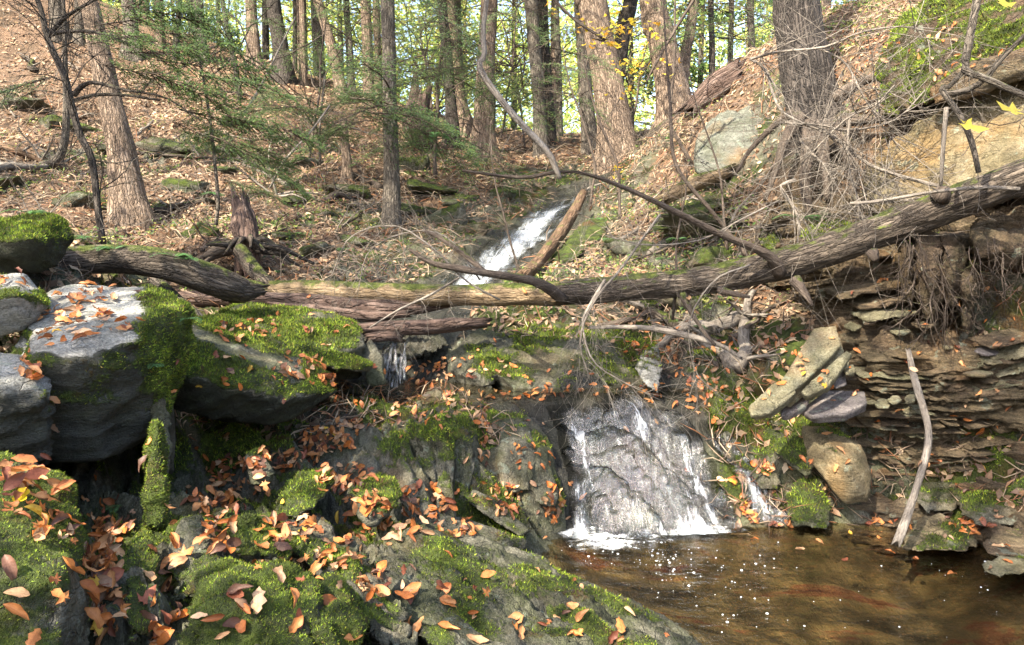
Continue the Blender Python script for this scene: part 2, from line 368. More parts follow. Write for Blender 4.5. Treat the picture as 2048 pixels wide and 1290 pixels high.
def fall_mat(name, amount, dens=1.0, white=(.66, .71, .76), op=.78, wid=.17, film=.60):
    """falling water: thin clear film with white aerated strands that follow the flow (tc.z runs down the flow)"""
    t = NT(name); tc = t.attr('tc').outputs['Vector']; p = t.pos()
    q = t.map(tc, (1, 1, .14)); n1 = t.noise(q, 26*dens, 6, .68, .9); n2 = t.noise(t.map(tc, (1, 1, .35)), 70*dens, 4, .7, .5)
    lo = t.noise(t.map(tc, (1, 1, .3)), 5, 3, .5, .6)
    foam = t.attr('foam').outputs['Fac']
    f = t.math('ADD', t.math('MULTIPLY', n1, .5), t.math('ADD', t.math('MULTIPLY', n2, .25), t.math('MULTIPLY', lo, .35)))
    f = t.math('ADD', f, t.math('MULTIPLY', t.math('SUBTRACT', foam, .5), .55))
    mask = t.math('MULTIPLY', t.step(f, amount, amount+wid), op)
    edge = t.attr('edge').outputs['Fac']
    b = t.bump(t.math('ADD', n1, t.math('MULTIPLY', n2, .6)), .8, .03)
    tr = t.n('ShaderNodeBsdfTransparent', {'Color': (film, film*1.01, film, 1)})
    gl = t.n('ShaderNodeBsdfGlossy', {'Color': (1, 1, 1, 1), 'Roughness': .08, 'Normal': b})
    m1 = t.n('ShaderNodeMixShader', {0: t.math('MULTIPLY', edge, .13), 1: tr.outputs[0], 2: gl.outputs[0]})
    t.fin(white, .35, b, .5)
    mx = t.n('ShaderNodeMixShader', {0: t.math('MULTIPLY', mask, edge), 1: m1.outputs[0], 2: t.bsdf.outputs[0]})
    t.t.links.new(mx.outputs[0], t.out.inputs[0]); return t.m
M['fall'] = fall_mat('falling_water', .645)
M['foam'] = fall_mat('pool_foam', .50, 1.6, (.74, .77, .78), .8, .34, .92)
M['chute'] = fall_mat('sliding_water', .44, .7, (.60, .65, .70), .66, .36, .8)
t = NT('bubble'); M['bubble'] = t.fin((.62, .65, .65), .1, None, .8)

# ------------------------------------------------------------------ terrain: thin-plate surface through surveyed points
CP = PP([
 # foreground outcrop
 (0,1290,1.5),(200,1290,1.62),(350,1290,1.65),(700,1290,1.95),(1000,1290,2.35),(1200,1290,2.75),(-300,1290,1.3),
 (100,1100,1.95),(300,1100,2.05),(220,1180,1.9),(500,1100,2.35),(700,1100,2.65),(850,1150,2.75),(1000,1150,3.2),(600,1200,2.05),(820,1240,2.35),
 (900,1070,3.4),(700,1000,3.25),(500,1000,2.9),(600,920,3.9),(400,950,3.1),(240,980,2.75),(800,950,4.0),(800,870,4.7),(700,860,4.75),
 (500,890,4.3),(350,890,3.9),(800,800,5.3),(950,790,5.4),(1050,785,5.4),(970,880,4.75),(1010,1000,4.45),(1080,1060,4.4),
 (860,1030,3.85),(940,1035,4.02),(1050,1112,4.23),(1200,1200,3.68),(1380,1292,3.22),
 # lip of the lower fall and its foot
 (1100,822,5.25),(1250,800,5.35),(1400,815,5.3),(1130,1062,4.62),(1300,1058,4.64),(1450,1054,4.68),(1170,930,4.98),(1350,930,5.02),(1480,960,4.95),
 (1560,1050,4.72),(1250,905,4.93),(1270,965,4.78),(1370,995,4.76),(1190,1005,4.72),(1500,900,5.1),(1500,830,5.3),(1620,960,4.95),(1400,760,5.55),(1550,780,5.35),
 (1300,750,5.75),(1000,700,6.1),(1100,650,6.35),(1200,640,6.45),(780,745,5.95),(720,770,5.7),(820,690,6.15),(860,640,6.6),(780,650,6.5),
 # right middle slope
 (1500,700,5.7),(1450,650,6.0),(1500,600,6.2),(1400,520,7.0),(1300,450,8.0),(1500,450,7.0),(1600,480,6.4),(1700,430,6.0),(1300,400,8.9),(1220,380,10.2),
 (1450,370,8.0),(1480,190,8.9),(1530,100,9.4),(1400,200,10.2),(1350,250,11),(1620,230,7.1),(1700,130,7.2),(1800,50,7.2),(1900,60,6.5),(2048,0,6.3),
 (2200,-80,6.2),(1900,160,5.9),(2060,90,5.6),
 (1280,300,13.5),(1200,300,14.5),
 # upper stream
 (930,565,7.7),(1020,500,9.0),(1150,395,11.2),(1100,380,12),(850,560,7.8),(1000,440,10.4),(1080,340,13.2),(1000,290,15.5),(900,255,17),(960,300,15),
 (750,560,7.5),(600,560,7.2),(450,560,7.0),(450,620,6.0),(600,620,6.2),(300,560,6.6),(120,540,6.0),(0,520,5.8),(-200,520,5.5),
 (800,470,9.2),(650,470,8.8),(500,470,8.2),(300,450,8.2),(100,430,8.0),(-100,420,7.8),
 (850,380,11.3),(700,350,11.2),(550,350,10.8),(380,340,10.5),(200,330,10.2),(0,300,10),(-200,280,9.8),
 (780,280,14.4),(600,230,14),(450,200,13.6),(250,190,13.2),(0,170,12.8),(-250,150,12.5),
 (700,190,17),(540,140,17),(400,108,17),(250,60,17),(130,20,17),(0,-30,17),(-250,-80,17),
])
extra = np.array([
 [1.1,3.9,-.22],[1.8,4.05,-.22],[1.5,3.1,-.28],[2.2,3.3,-.25],[2.2,2.0,-.25],[1.6,1.6,-.22],[.95,3.7,-.15],[2.7,3.0,-.1],[1.2,2.2,-.2],[1.3,.8,-.1],[2.6,1.2,-.05],
 [.45,2.0,.25],[.6,1.2,.3],[0,.6,.6],[-1.2,.6,.75],[-2.6,1.5,1.1],[-2.6,3.5,1.3],[-3.2,5.2,1.9],
 [2.35,4.75,.1],[2.9,4.5,.2],[3.1,5.0,.95],[2.6,5.2,.8],[3.3,4.0,.6],[3.5,3.0,.9],[3.9,4.7,2.6],[3.9,3.6,2.2],[4.6,4.0,3.6],[4.6,2.0,2.8],[3.4,1.0,.9],[2.75,5.6,1.6],[3.3,5.6,2.4],
 [6,7,5.0],[8,4,6.0],[8,10,6.0],[6,12,5.2],[2.5,-3,0],[-3,-3,1.2],[-9,0,4.5],[9,-2,5],[-8,6,4.8],[-14,10,9],
 [0,22,5.3],[6,24,5.6],[-8,24,7.6],[-16,22,10.5],[14,22,7],[0,35,5.2],[15,38,7],[-15,38,8.5],[-30,30,13],[30,30,10],[0,60,5.5],[-40,60,12],[40,60,10],[0,110,7],[-70,110,13],[70,110,12],
 [-30,5,13],[30,5,12],[-40,-10,13],[40,-10,12],[0,-20,0],[-100,60,15],[100,60,14]])
CP = np.vstack([CP, extra])
def tps(cp, lam=.02):
    d = np.linalg.norm(cp[:, None, :2]-cp[None, :, :2], axis=-1); K = np.where(d > 0, d*d*np.log(d+1e-9), 0)
    n = len(cp); A = np.zeros((n+3, n+3)); A[:n, :n] = K+lam*np.eye(n); A[:n, n] = 1; A[:n, n+1:] = cp[:, :2]; A[n:, :n] = A[:n, n:].T
    w = np.linalg.solve(A, np.concatenate([cp[:, 2], np.zeros(3)]))
    def f(x, y):
        sh = x.shape; q = np.column_stack([x.ravel(), y.ravel()]); o = np.zeros(len(q))
        for i in range(0, len(q), 20000):
            dd = np.linalg.norm(q[i:i+20000, None]-cp[None, :, :2], axis=-1)
            o[i:i+20000] = (dd*dd*np.log(dd+1e-9))@w[:n]+w[n]+q[i:i+20000]@w[n+1:]
        return o.reshape(sh)
    return f
TH = np.radians(np.linspace(-80, 80, 1057)); NR = 697
RR = .7*np.exp(np.linspace(0, math.log(150/.7), NR))
_f = tps(CP)
cr, cth = RR[::4], TH[::4]
cz = _f(cr[:, None]*np.sin(cth)[None], cr[:, None]*np.cos(cth)[None])
def up4(z):
    a = np.arange(NR)/4; i = np.minimum(a.astype(int), z.shape[0]-2); f = (a-i)[:, None]
    z = z[i]*(1-f)+z[i+1]*f
    a = np.arange(len(TH))/4; i = np.minimum(a.astype(int), z.shape[1]-2); f = (a-i)[None]
    return z[:, i]*(1-f)+z[:, i+1]*f
TX = RR[:, None]*np.sin(TH)[None]; TY = RR[:, None]*np.cos(TH)[None]; Z0 = up4(cz)

def seg_dist(x, y, poly):
    """distance in plan to a polyline, and parameter along it"""
    best = np.full(x.shape, 1e9); tt = np.zeros(x.shape)
    for k in range(len(poly)-1):
        a, b = poly[k][:2], poly[k+1][:2]; ab = b-a
        t = np.clip(((x-a[0])*ab[0]+(y-a[1])*ab[1])/(ab@ab), 0, 1)
        d = np.hypot(x-a[0]-t*ab[0], y-a[1]-t*ab[1]); m = d < best
        best = np.where(m, d, best); tt = np.where(m, k+t, tt)
    return best, tt
STREAM = PP([(1250,1055,4.66),(1250,930,5.0),(1230,810,5.3),(1000,790,5.6),(800,770,5.8),(785,700,6.1),(830,640,6.6),(930,565,7.7),(1020,500,9.0),(1150,395,11.2),(1190,370,13)])
sd_, st_ = seg_dist(TX, TY, STREAM)
flat = np.column_stack([TX.ravel(), TY.ravel(), np.zeros(TX.size)])
R_ = np.hypot(TX, TY)
# masks
rockm = np.maximum(1-ss(R_, 5.6, 6.6), 1-ss(sd_, .9, 1.9)*1.0)
rockm = rockm*(1-ss(R_, 12, 15))
bx = fbm(flat*.9, 3, 21).reshape(TX.shape)
rockm = np.maximum(rockm, (ss(bx, .22, .4)*(R_ < 16)*.8))
rslope = ss(TX-.10*(TY-6), 1.1, 1.7)*(1-ss(TY, 8.5, 10.5))*ss(TY, 4.0, 5.0)
rockm = np.maximum(rockm, rslope*(.45+bx*1.2).clip(0, 1))
bedm = 1-ss(Z0, -.10, .03); bedm = bedm*(R_ < 7)*(TY > -1)*(TX > 0)
wet = np.clip((1-ss(sd_+bx*.35, .42+.05*(st_ < 3), .62+.12*(st_ < 3))), 0, 1)*(st_ < 9.5)
# relief: tilted beds striking towards the lower right, cut by joints
sx, sy = .82, -.57
cross = TX*(-sy)+TY*sx; along = TX*sx+TY*sy
wob = fbm(flat*.8, 3, 31).reshape(TX.shape)
wob2 = fbm(flat*2.6, 3, 33).reshape(TX.shape)
def saw(v, k=.72):
    f = v-np.floor(v); return np.where(f < k, f/k, (1-f)/(1-k))
c1 = cross*2.3+wob*1.6+along*.12; c2 = cross*7.5+wob*3+wob2*1.4
rid = (saw(c1)-.5)*.17+(saw(c2)-.5)*.075+(saw(cross*19+wob2*4)-.5)*.02
blk = perlin(np.column_stack([(np.floor(c1)+wob.astype(int)).ravel()*7.3, (along*1.1+np.floor(c1)*.37+wob*.5).ravel(), np.zeros(TX.size)]), 41).reshape(TX.shape)
rid = rid+blk*.09
q = np.column_stack([(cross*9).ravel(), (along*2.4).ravel(), np.zeros(TX.size)])
rough_ = fbm(q, 5, 51).reshape(TX.shape)*.062
nearw = ss(R_, 1.0, 1.6)*(1-ss(R_, 5.0, 6.4)*.35)
inpool = ss(Z0, -.05, .12)
smoothfall = 1-.5*wet
soil = fbm(flat*1.1, 5, 61).reshape(TX.shape)*.26+fbm(flat*5, 3, 63).reshape(TX.shape)*.035
Z = Z0+rockm*(rid*nearw*1.0+rough_)*smoothfall*(.15+.85*inpool)+(1-rockm)*soil
lowr = (1-ss(TY, 3.6, 4.3))*(1-ss(TX, .1, .5))*(TY > 0)
Z = Z-lowr*(.10+.10*(1-ss(TX, -.75, -.45)))
# stream carves slightly
Z = Z-wet*.05*(st_ > 2)
far = ss(R_, 20, 40); Z = Z+far*fbm(flat*.08, 3, 71).reshape(TX.shape)*1.2
# gently undulating silt under the pool
Z = np.where(bedm > .5, np.minimum(Z, -.05), Z)
V = np.stack([TX, TY, Z], -1).reshape(-1, 3); F = grid_faces(NR, len(TH))[:, ::-1]
TN = vnormals(V, F); TN[TN[:, 2] < 0] *= -1
mossn = fbm(V*1.6, 4, 81)
nz = TN[:, 2]
mossv = np.clip(.46+mossn*1.15+(nz-.75)*.9*(1-rslope.ravel()*.7)+rslope.ravel()*.08, 0, 1)*(rockm.ravel()*.75+.30)*(1-wet.ravel())*inpool.ravel()
mossv *= (1-ss(R_.ravel(), 11, 16)*.6)
MOSSG = mossv
# moss cushions swell out of the rock
V = V+TN*(mossv*ss(fbm(V*9, 3, 83), -.3, .5)*.02)[:, None]
# close the ring far out with a skirt so the sheet reaches the horizon
TZ = V[:, 2].reshape(TX.shape)
ground = mk('ground', V, F, M['ground'], attrs={'rock': rockm.ravel(), 'moss': mossv, 'wet': wet.ravel(), 'bed': bedm.ravel()})
tag(ground, 'wooded ravine floor of mossy bedrock and leaf littered slopes', None, None, 'structure')
TV = V.reshape(NR, len(TH), 3); TNn = TN.reshape(NR, len(TH), 3)
# land behind the photographer and out to the horizon
th2 = np.linspace(math.radians(80), math.radians(280), 60); r2 = np.concatenate([[0.0], RR[::12]])
X2 = r2[:, None]*np.sin(th2)[None]; Y2 = r2[:, None]*np.cos(th2)[None]; Z2 = _f(X2, Y2)-.02
Z2[0] = Z0[0].mean()
mk('ground_behind', np.stack([X2, Y2, Z2], -1).reshape(-1, 3), grid_faces(len(r2), 60)[:, ::-1], M['ground'], attrs={'rock': np.zeros(X2.size), 'moss': np.zeros(X2.size)+.2, 'wet': np.zeros(X2.size), 'bed': np.zeros(X2.size)})
tag(bpy.data.objects['ground_behind'], 'leaf covered forest floor behind the viewpoint', None, None, 'structure')
th3 = np.linspace(0, 2*math.pi, 73); r3 = np.array([148., 400, 1500])
X3 = r3[:, None]*np.sin(th3)[None]; Y3 = r3[:, None]*np.cos(th3)[None]; Z3 = np.repeat(np.array([6., 8, 10])[:, None], 73, 1)
mk('distant_ground', np.stack([X3, Y3, Z3], -1).reshape(-1, 3), grid_faces(3, 73)[:, ::-1], M['ground'], attrs={k: np.zeros(X3.size) for k in ('rock', 'moss', 'wet', 'bed')})
tag(bpy.data.objects['distant_ground'], 'forest floor reaching to the horizon', None, None, 'structure')

def Hq(x, y, arr=None):
    arr = TZ if arr is None else arr
    x = np.asarray(x, float); y = np.asarray(y, float); r = np.clip(np.hypot(x, y), RR[0], RR[-1]*.999); th = np.clip(np.arctan2(x, y), TH[0], TH[-1]-1e-6)
    a = np.log(r/.7)/math.log(150/.7)*(NR-1); b = (th-TH[0])/(TH[-1]-TH[0])*(len(TH)-1)
    i = np.minimum(a.astype(int), NR-2); j = np.minimum(b.astype(int), len(TH)-2); f = a-i; g = b-j
    if arr.ndim == 3: f = f[..., None]; g = g[..., None]
    return (arr[i, j]*(1-g)+arr[i, j+1]*g)*(1-f)+(arr[i+1, j]*(1-g)+arr[i+1, j+1]*g)*f
def ground_at(px, py):
    """march a sight line to the terrain"""
    d = np.exp(np.linspace(math.log(1.2), math.log(60), 3000)); q = P(px, py, 1.0)-np.array([0, 0, CAMZ])
    pts = np.array([0, 0, CAMZ])+q[None]*d[:, None]; below = pts[:, 2] < Hq(pts[:, 0], pts[:, 1])
    k = np.argmax(below) if below.any() else len(d)-1
    return pts[k], d[k]

# ------------------------------------------------------------------ stone things
def hull_mesh(hulls):
    bm = bmesh.new()
    for h in hulls:
        b2 = bmesh.new()
        for p in h: b2.verts.new(p)
        bmesh.ops.convex_hull(b2, input=b2.verts, use_existing_faces=False)
        loose = [v for v in b2.verts if not v.link_faces]; bmesh.ops.delete(b2, geom=loose, context='VERTS')
        bmesh.ops.recalc_face_normals(b2, faces=b2.faces)
        tmp = bpy.data.meshes.new('t'); b2.to_mesh(tmp); b2.free(); bm.from_mesh(tmp); bpy.data.meshes.remove(tmp)
    return bm
ROCKS = []
def stone(name, label, hulls, mat='schist', voxel=.03, amp=.03, freq=3.0, strata=None, sfreq=14, samp=.012, moss=.4, mossf=None, wet=0, cat='rock', group=None, smooth=2, seed=None, swell=.022, algae=None):
    """angular stone from one or more convex blocks, remeshed, bedded and weathered"""
    seed = seed if seed is not None else len(ROCKS)*7+3
    bm = hull_mesh(hulls); me = bpy.data.meshes.new('t'); bm.to_mesh(me); bm.free()
    ob = bpy.data.objects.new('t', me); COL.objects.link(ob)
    md = ob.modifiers.new('r', 'REMESH'); md.mode = 'VOXEL'; md.voxel_size = voxel; md.adaptivity = 0
    if smooth:
        m2 = ob.modifiers.new('s', 'SMOOTH'); m2.factor = .5; m2.iterations = smooth
    dg = bpy.context.evaluated_depsgraph_get(); dg.update()
    ev = bpy.data.meshes.new_from_object(ob.evaluated_get(dg))
    bpy.data.objects.remove(ob); bpy.data.meshes.remove(me)
    n = len(ev.vertices); V = np.empty(n*3, np.float32); ev.vertices.foreach_get('co', V); V = V.reshape(-1, 3).astype(float)
    nf = len(ev.polygons); fi = np.empty(len(ev.loops), np.int32); ev.loops.foreach_get('vertex_index', fi)
    lt = np.empty(nf, np.int32); ev.polygons.foreach_get('loop_total', lt)
    if (lt == 4).all(): F = fi.reshape(-1, 4)
    else:
        ls = np.concatenate([[0], np.cumsum(lt)[:-1]]); F = [fi[(ls[lt == k][:, None]+np.arange(k))] for k in (3, 4) if (lt == k).any()]
    bpy.data.meshes.remove(ev)
    N = vnormals(V, F)
    if strata is None: strata = (.45, .25, .86)
    a = np.array(strata, float); a /= np.linalg.norm(a)
    w = perlin(V*1.7, seed)*.12
    sarg = (V@a+w)*sfreq
    lay = (saw(sarg, .8)-.5)+.5*(saw(sarg*2.7+perlin(V*4, seed+1), .75)-.5)
    side = 1-np.abs(N@a)**2*.8
    V = V+N*(fbm(V*freq, 5, seed+2)*amp)[:, None]+N*(lay*samp*side)[:, None]
    chips = perlin(V*freq*2.2, seed+6); V = V-N*(np.clip(chips-.15, 0, 1)*amp*1.2)[:, None]
    N = vnormals(V, F)
    m = fbm(V*3.2, 4, seed+4)*.95+(N[:, 2]-.4)*.55+moss
    if mossf is not None: m = mossf(V, N, m)
    m = np.clip(m, 0, 1)
    V = V+N*(m*ss(fbm(V*12, 3, seed+5), -.35, .5)*swell)[:, None]
    wv = np.full(len(V), float(wet))
    al = np.zeros(len(V)) if algae is None else algae(V, N)
    o = mk(name, V, F, M[mat], attrs={'moss': m, 'wet': wv, 'algae': al})
    if cat: tag(o, label, cat, group)
    ROCKS.append((o, V, N, m, F))
    return o
def back(pts, dd, dz=0):
    """the same sight-line corners carried further away: gives a front outline its own thickness"""
    return [(x, y, d+dd) for x, y, d in pts]
def H3(front, dd, extra=()):
    f = PP(front); b = f+np.array([0, 1, .0])*dd+np.array([0, 0, -.05*dd])
    e = PP(extra) if len(extra) else np.zeros((0, 3))
    return np.vstack([f, b, e])

# the big grey-topped boulder at the left, with its lower ledge
def mA(V, N, m):
    px, py, d = project(V)
    top = ss(N[:, 2], .45, .75)
    bare = top*(1-ss(px+perlin(V*5, 3)*60, 225, 300)*ss(py, 560, 600))
    frt = 1-ss(N[:, 2], .1, .5)
    m = m*(1-bare*.97)+frt*.50+ss(px, 250, 320)*.55*(1-ss(py, 760, 860))-ss(py, 820, 900)*.4
    return m
boulderA = stone('boulder', 'largest boulder with a flat pale grey top and mossy corner at left', [
    PP([(125,562,3.75),(295,575,3.8),(372,612,3.6),(288,648,3.12),(280,682,3.0),(153,722,2.82),(84,708,2.8),(50,640,3.2),
        (378,688,3.5),(345,760,3.4),(325,850,3.3),(215,925,3.05),(70,925,2.95),(10,870,2.85),(300,640,3.9),(60,600,4.0),(330,850,4.2),(60,900,4.1)]),
    PP([(290,640,3.15),(368,612,3.5),(380,690,3.4),(345,735,3.3),(296,780,3.2),(300,850,3.3),(370,700,3.9),(300,600,3.9)])],
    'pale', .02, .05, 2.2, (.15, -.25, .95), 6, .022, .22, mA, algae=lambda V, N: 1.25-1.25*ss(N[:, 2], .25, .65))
stone('rock_ledge', 'dark layered ledge with leaves wedged behind it at left edge', [
    PP([(-90,700,2.8),(40,712,2.85),(84,745,2.75),(80,800,2.68),(-90,790,2.5),(-90,930,2.65),(95,925,2.8),(110,830,2.75),(-90,700,3.6),(90,760,3.6),(90,920,3.6)])],
    'pale', .022, .035, 3, (.25, -.3, .9), 12, .03, .05, lambda V, N, m: m-.15+ss(project(V)[0], 60, 95)*ss(project(V)[1], 740, 790)*.5, algae=lambda V, N: ss(project(V)[1], 760, 850)*1.0+.3)
stone('stone_pillar', 'grey upright rock wedged below the right end of the big boulder', [
    PP([(300,760,3.3),(338,770,3.3),(348,830,3.25),(350,880,3.2),(345,960,3.15),(300,950,3.1),(300,860,3.1)]) ,
    PP([(300,760,3.8),(350,800,3.8),(350,950,3.7),(300,950,3.7),(320,830,3.2)])], 'schist', .02, .02, 5, (.9, .2, .2), 20, .012, .25)
stone('mossy_spur', 'narrow upright spur wrapped in bright green moss', [
    PP([(304,842,2.72),(318,840,2.72),(323,880,2.68),(326,945,2.62),(326,1050,2.52),(294,1050,2.5),(292,960,2.55),(301,880,2.66),(306,842,2.85),(322,860,2.85),(330,1060,2.72),(294,1060,2.72)])],
    'schist', .014, .02, 9, (.9, .2, .2), 20, .006, 1.0, lambda V, N, m: m*0+.72+fbm(V*9, 3, 4)*.5, swell=.022)
def mB(V, N, m):
    px, py, d = project(V)
    m = m+.25*ss(N[:, 2], .2, .5)-.25*(1-ss(N[:, 2], -.25, .1))
    streak = np.exp(-((py-(672+(px-400)*.36)-perlin(V*4, 9)*14)/15.)**2)*(px < 600)*(px > 375)
    return m-streak*.9
stone('slab_boulder', 'big tilted slab boulder with mossy top jutting over a dark hollow', [
    PP([(378,632,4.35),(470,640,4.5),(580,690,4.45),(668,752,4.2),(674,785,4.1),(545,800,3.8),(450,790,3.7),(350,748,3.55),(365,690,3.8),
        (345,815,3.75),(440,842,3.8),(545,853,3.95),(640,805,4.15),(470,660,5.2),(600,740,5.0),(420,830,4.8)])],
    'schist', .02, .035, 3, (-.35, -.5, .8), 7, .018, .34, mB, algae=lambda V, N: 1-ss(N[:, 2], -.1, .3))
stone('mossy_boulder', 'rounded boulder thick with moss under the rotting logs', [
    PP([(425,628,5.2),(480,612,5.4),(560,612,5.6),(660,628,5.5),(722,660,5.3),(735,690,5.1),(700,705,4.9),(620,712,4.8),(540,690,4.8),(450,650,4.95),(560,760,5.1),(720,760,5.3),(700,650,6.2),(480,620,6.2)])],
    'schist', .026, .05, 2.4, (.2, .2, .9), 7, .02, .45, swell=.03)
stone('mossy_boulder', 'low overhanging mossy rock lip above a black gap', [
    PP([(598,708,4.85),(660,704,4.85),(715,716,4.85),(746,733,4.8),(742,745,4.8),(680,742,4.7),(612,725,4.7),(600,705,5.4),(740,730,5.4)])],
    'schist', .016, .02, 5, (.2, .2, .9), 16, .008, .55, lambda V, N, m: m-.5*(N[:, 2] < 0))
stone('leaning_stone', 'smooth grey slab leaning beside the small cascade', [
    PP([(722,700,5.15),(742,678,5.2),(765,712,5.15),(772,770,5.05),(735,775,5.0),(728,740,5.0),(735,700,5.7),(770,760,5.6)])], 'schist', .016, .015, 5, moss=.15)
stone('mossy_boulder', 'mossy round boulder at the far left below the hillside', [
    PP([(-60,452,3.9),(20,438,3.95),(80,430,4.0),(120,440,4.0),(135,475,3.95),(115,525,3.9),(70,552,3.8),(-60,570,3.7),(-60,480,3.6),(60,480,3.6),(60,450,4.7),(120,500,4.7),(-60,500,4.7)])],
    'schist', .022, .05, 3, moss=.66, swell=.03, algae=lambda V, N: 1.1-1.1*ss(N[:, 2], .1, .5))
stone('mossy_boulder', 'small wedge boulder with a pale ridge and mossy flank at far left', [
    PP([(-60,556,3.3),(20,548,3.3),(50,545,3.35),(92,590,3.25),(98,612,3.2),(62,655,3.15),(-60,690,3.05),(-60,600,2.95),(30,585,3.0),(60,560,3.9),(90,640,3.8),(-60,640,3.8)])],
    'pale', .02, .03, 4, moss=.3, mossf=lambda V, N, m: m+.3-.75*ss(585-project(V)[1]+perlin(V*6, 2)*20, -8, 8))
def mE(V, N, m):
    px, py, d = project(V); return m+.1-.5*ss(1020-py, -60, 60)*(1-ss(px, 80, 130))
stone('leafy_boulder', 'mossy boulder strewn with copper leaves in the bottom left corner', [
    PP([(-70,908,2.35),(70,915,2.35),(125,955,2.2),(160,1040,2.02),(168,1110,1.85),(130,1150,1.68),(0,1120,1.6),(-70,1100,1.58),
        (170,1330,1.75),(110,1420,1.55),(-70,1420,1.5),(-70,950,2.9),(150,1080,2.6)])], 'schist', .016, .03, 4, (.3, -.3, .9), 12, .01, .62, mE, swell=.03)

# bedrock blocks of the middle outcrop
def grp(label, *a, **k): return stone(*a[:1], label, *a[1:], **k)
stone('bedrock_block', 'square mossy bedrock block with a vertical fluted face in the centre', [
    PP([(740,850,4.85),(830,800,5.3),(935,802,5.3),(952,845,4.85),(948,885,4.45),(872,858,4.28),(800,880,4.38),(760,905,4.5),
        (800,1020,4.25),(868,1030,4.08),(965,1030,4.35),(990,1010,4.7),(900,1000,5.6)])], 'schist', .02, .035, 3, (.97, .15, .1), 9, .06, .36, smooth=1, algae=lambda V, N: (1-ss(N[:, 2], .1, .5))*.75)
stone('bedrock_block', 'cracked bare brown block left of the waterfall', [
    PP([(950,905,4.55),(990,895,4.7),(995,1005,4.5),(955,1000,4.35),(985,900,5.1),(960,1005,5.0)]),
    PP([(1000,850,4.95),(1060,850,5.0),(1075,905,4.72),(1060,985,4.5),(1000,985,4.45),(998,915,4.6),(1060,880,5.4),(1010,990,5.2)]),
    PP([(1062,935,4.68),(1100,930,4.75),(1122,985,4.6),(1115,1020,4.52),(1066,1010,4.48),(1110,960,5.1)])], 'schist', .018, .02, 4, (.97, .15, .1), 12, .012, .10, smooth=1)
stone('bedrock_ramp', 'sloping green rock ramp beside the left edge of the waterfall', [
    PP([(945,812,5.35),(1010,800,5.45),(1075,840,5.15),(1105,900,4.95),(1128,1000,4.72),(1135,1075,4.6),(1090,1080,4.5),(1040,1030,4.45),(1080,900,4.75),(1010,860,4.95),(1100,900,5.5),(1000,820,5.9)])],
    'schist', .02, .03, 4, (.8, .2, .5), 12, .02, .3)
stone('standing_stone', 'thin upright mossy stone standing among leaves in the centre', [
    PP([(876,962,3.95),(884,943,3.98),(898,950,3.95),(908,985,3.9),(912,1052,3.85),(870,1058,3.85),(885,950,4.2),(910,1050,4.15),(875,1050,4.15)])], 'schist', .012, .012, 8, (.97, .1, .1), 26, .006, .35)
stone('fallen_slab', 'squared grey slab leaning down towards the pool', [
    PP([(930,1000,4.15),(945,980,4.2),(978,990,4.2),(1060,1062,4.12),(1040,1075,4.05),(968,1030,4.05),(950,985,4.45),(1062,1065,4.4)])], 'schist', .012, .008, 8, (.6, .1, .8), 30, .004, .05, smooth=1)
stone('fallen_slab', 'dark streaked slab lying flat at the pool edge', [
    PP([(905,1035,3.95),(935,1038,4.0),(1055,1082,4.05),(1052,1100,3.98),(990,1110,3.9),(910,1062,3.8),(930,1040,4.3),(1050,1090,4.3)])], 'schist', .014, .012, 8, (.1, .1, .97), 40, .006, .12, smooth=1)
stone('pointed_stone', 'small pointed stone with a mossy top beside the leaf filled gully', [
    PP([(494,915,3.4),(512,902,3.42),(532,915,3.42),(549,948,3.38),(530,975,3.32),(500,970,3.3),(515,905,3.75),(545,960,3.7),(500,960,3.7)])], 'schist', .014, .015, 7, moss=.3)
stone('mossy_hump', 'hump of mossy rock with a dark side facing the block', [
    PP([(545,1000,3.35),(600,950,3.5),(650,938,3.55),(672,965,3.45),(640,1010,3.25),(600,1040,3.12),(550,1040,3.1),(640,950,3.9),(560,1000,3.8)])], 'schist', .018, .03, 5, moss=.48)
stone('mossy_hump', 'round mossy hump above the long sloping ledge', [
    PP([(700,985,3.5),(740,955,3.6),(790,965,3.55),(812,1000,3.4),(780,1030,3.25),(710,1030,3.2),(740,1060,3.2),(770,960,3.9)])], 'schist', .018, .03, 5, moss=.5)
stone('mossy_hump', 'largest bright moss dome at the bottom of the picture', [
    PP([(375,1200,1.98),(400,1150,2.08),(470,1135,2.12),(560,1130,2.12),(625,1165,2.05),(640,1230,1.92),(620,1330,1.8),(380,1330,1.75),(520,1190,1.9),(440,1190,1.85),(500,1150,2.5),(640,1300,2.3)])],
    'schist', .014, .035, 5, (.5, -.5, .6), 10, .015, .42, lambda V, N, m: m+.35*ss(N[:, 2], 0, .5)-.5*(project(V)[1] > 1235)*(N[:, 2] < .35), swell=.04)
stone('mossy_hump', 'dome of green moss right of the largest moss dome', [
    PP([(628,1185,2.12),(668,1160,2.2),(705,1190,2.15),(722,1260,2.0),(715,1340,1.85),(640,1340,1.8),(630,1250,1.9),(690,1180,2.5)])], 'schist', .014, .03, 6, moss=.6, swell=.035)
stone('mossy_hump', 'cushion of yellow green moss on a knob above the largest dome', [
    PP([(452,1060,2.5),(490,1032,2.6),(545,1045,2.6),(592,1090,2.48),(580,1130,2.35),(500,1120,2.28),(455,1110,2.3),(520,1050,2.9)])], 'schist', .014, .03, 6, moss=.6, swell=.04)
stone('dark_crag', 'dark grey pointed crag with moss draped over its shoulders', [
    PP([(335,1090,2.32),(365,1040,2.42),(400,1030,2.45),(440,1090,2.35),(445,1135,2.25),(400,1200,2.1),(340,1210,2.05),(385,1070,2.7),(430,1150,2.6)])], 'schist', .014, .03, 6, (.9, .1, .2), 14, .02, .28, smooth=1)
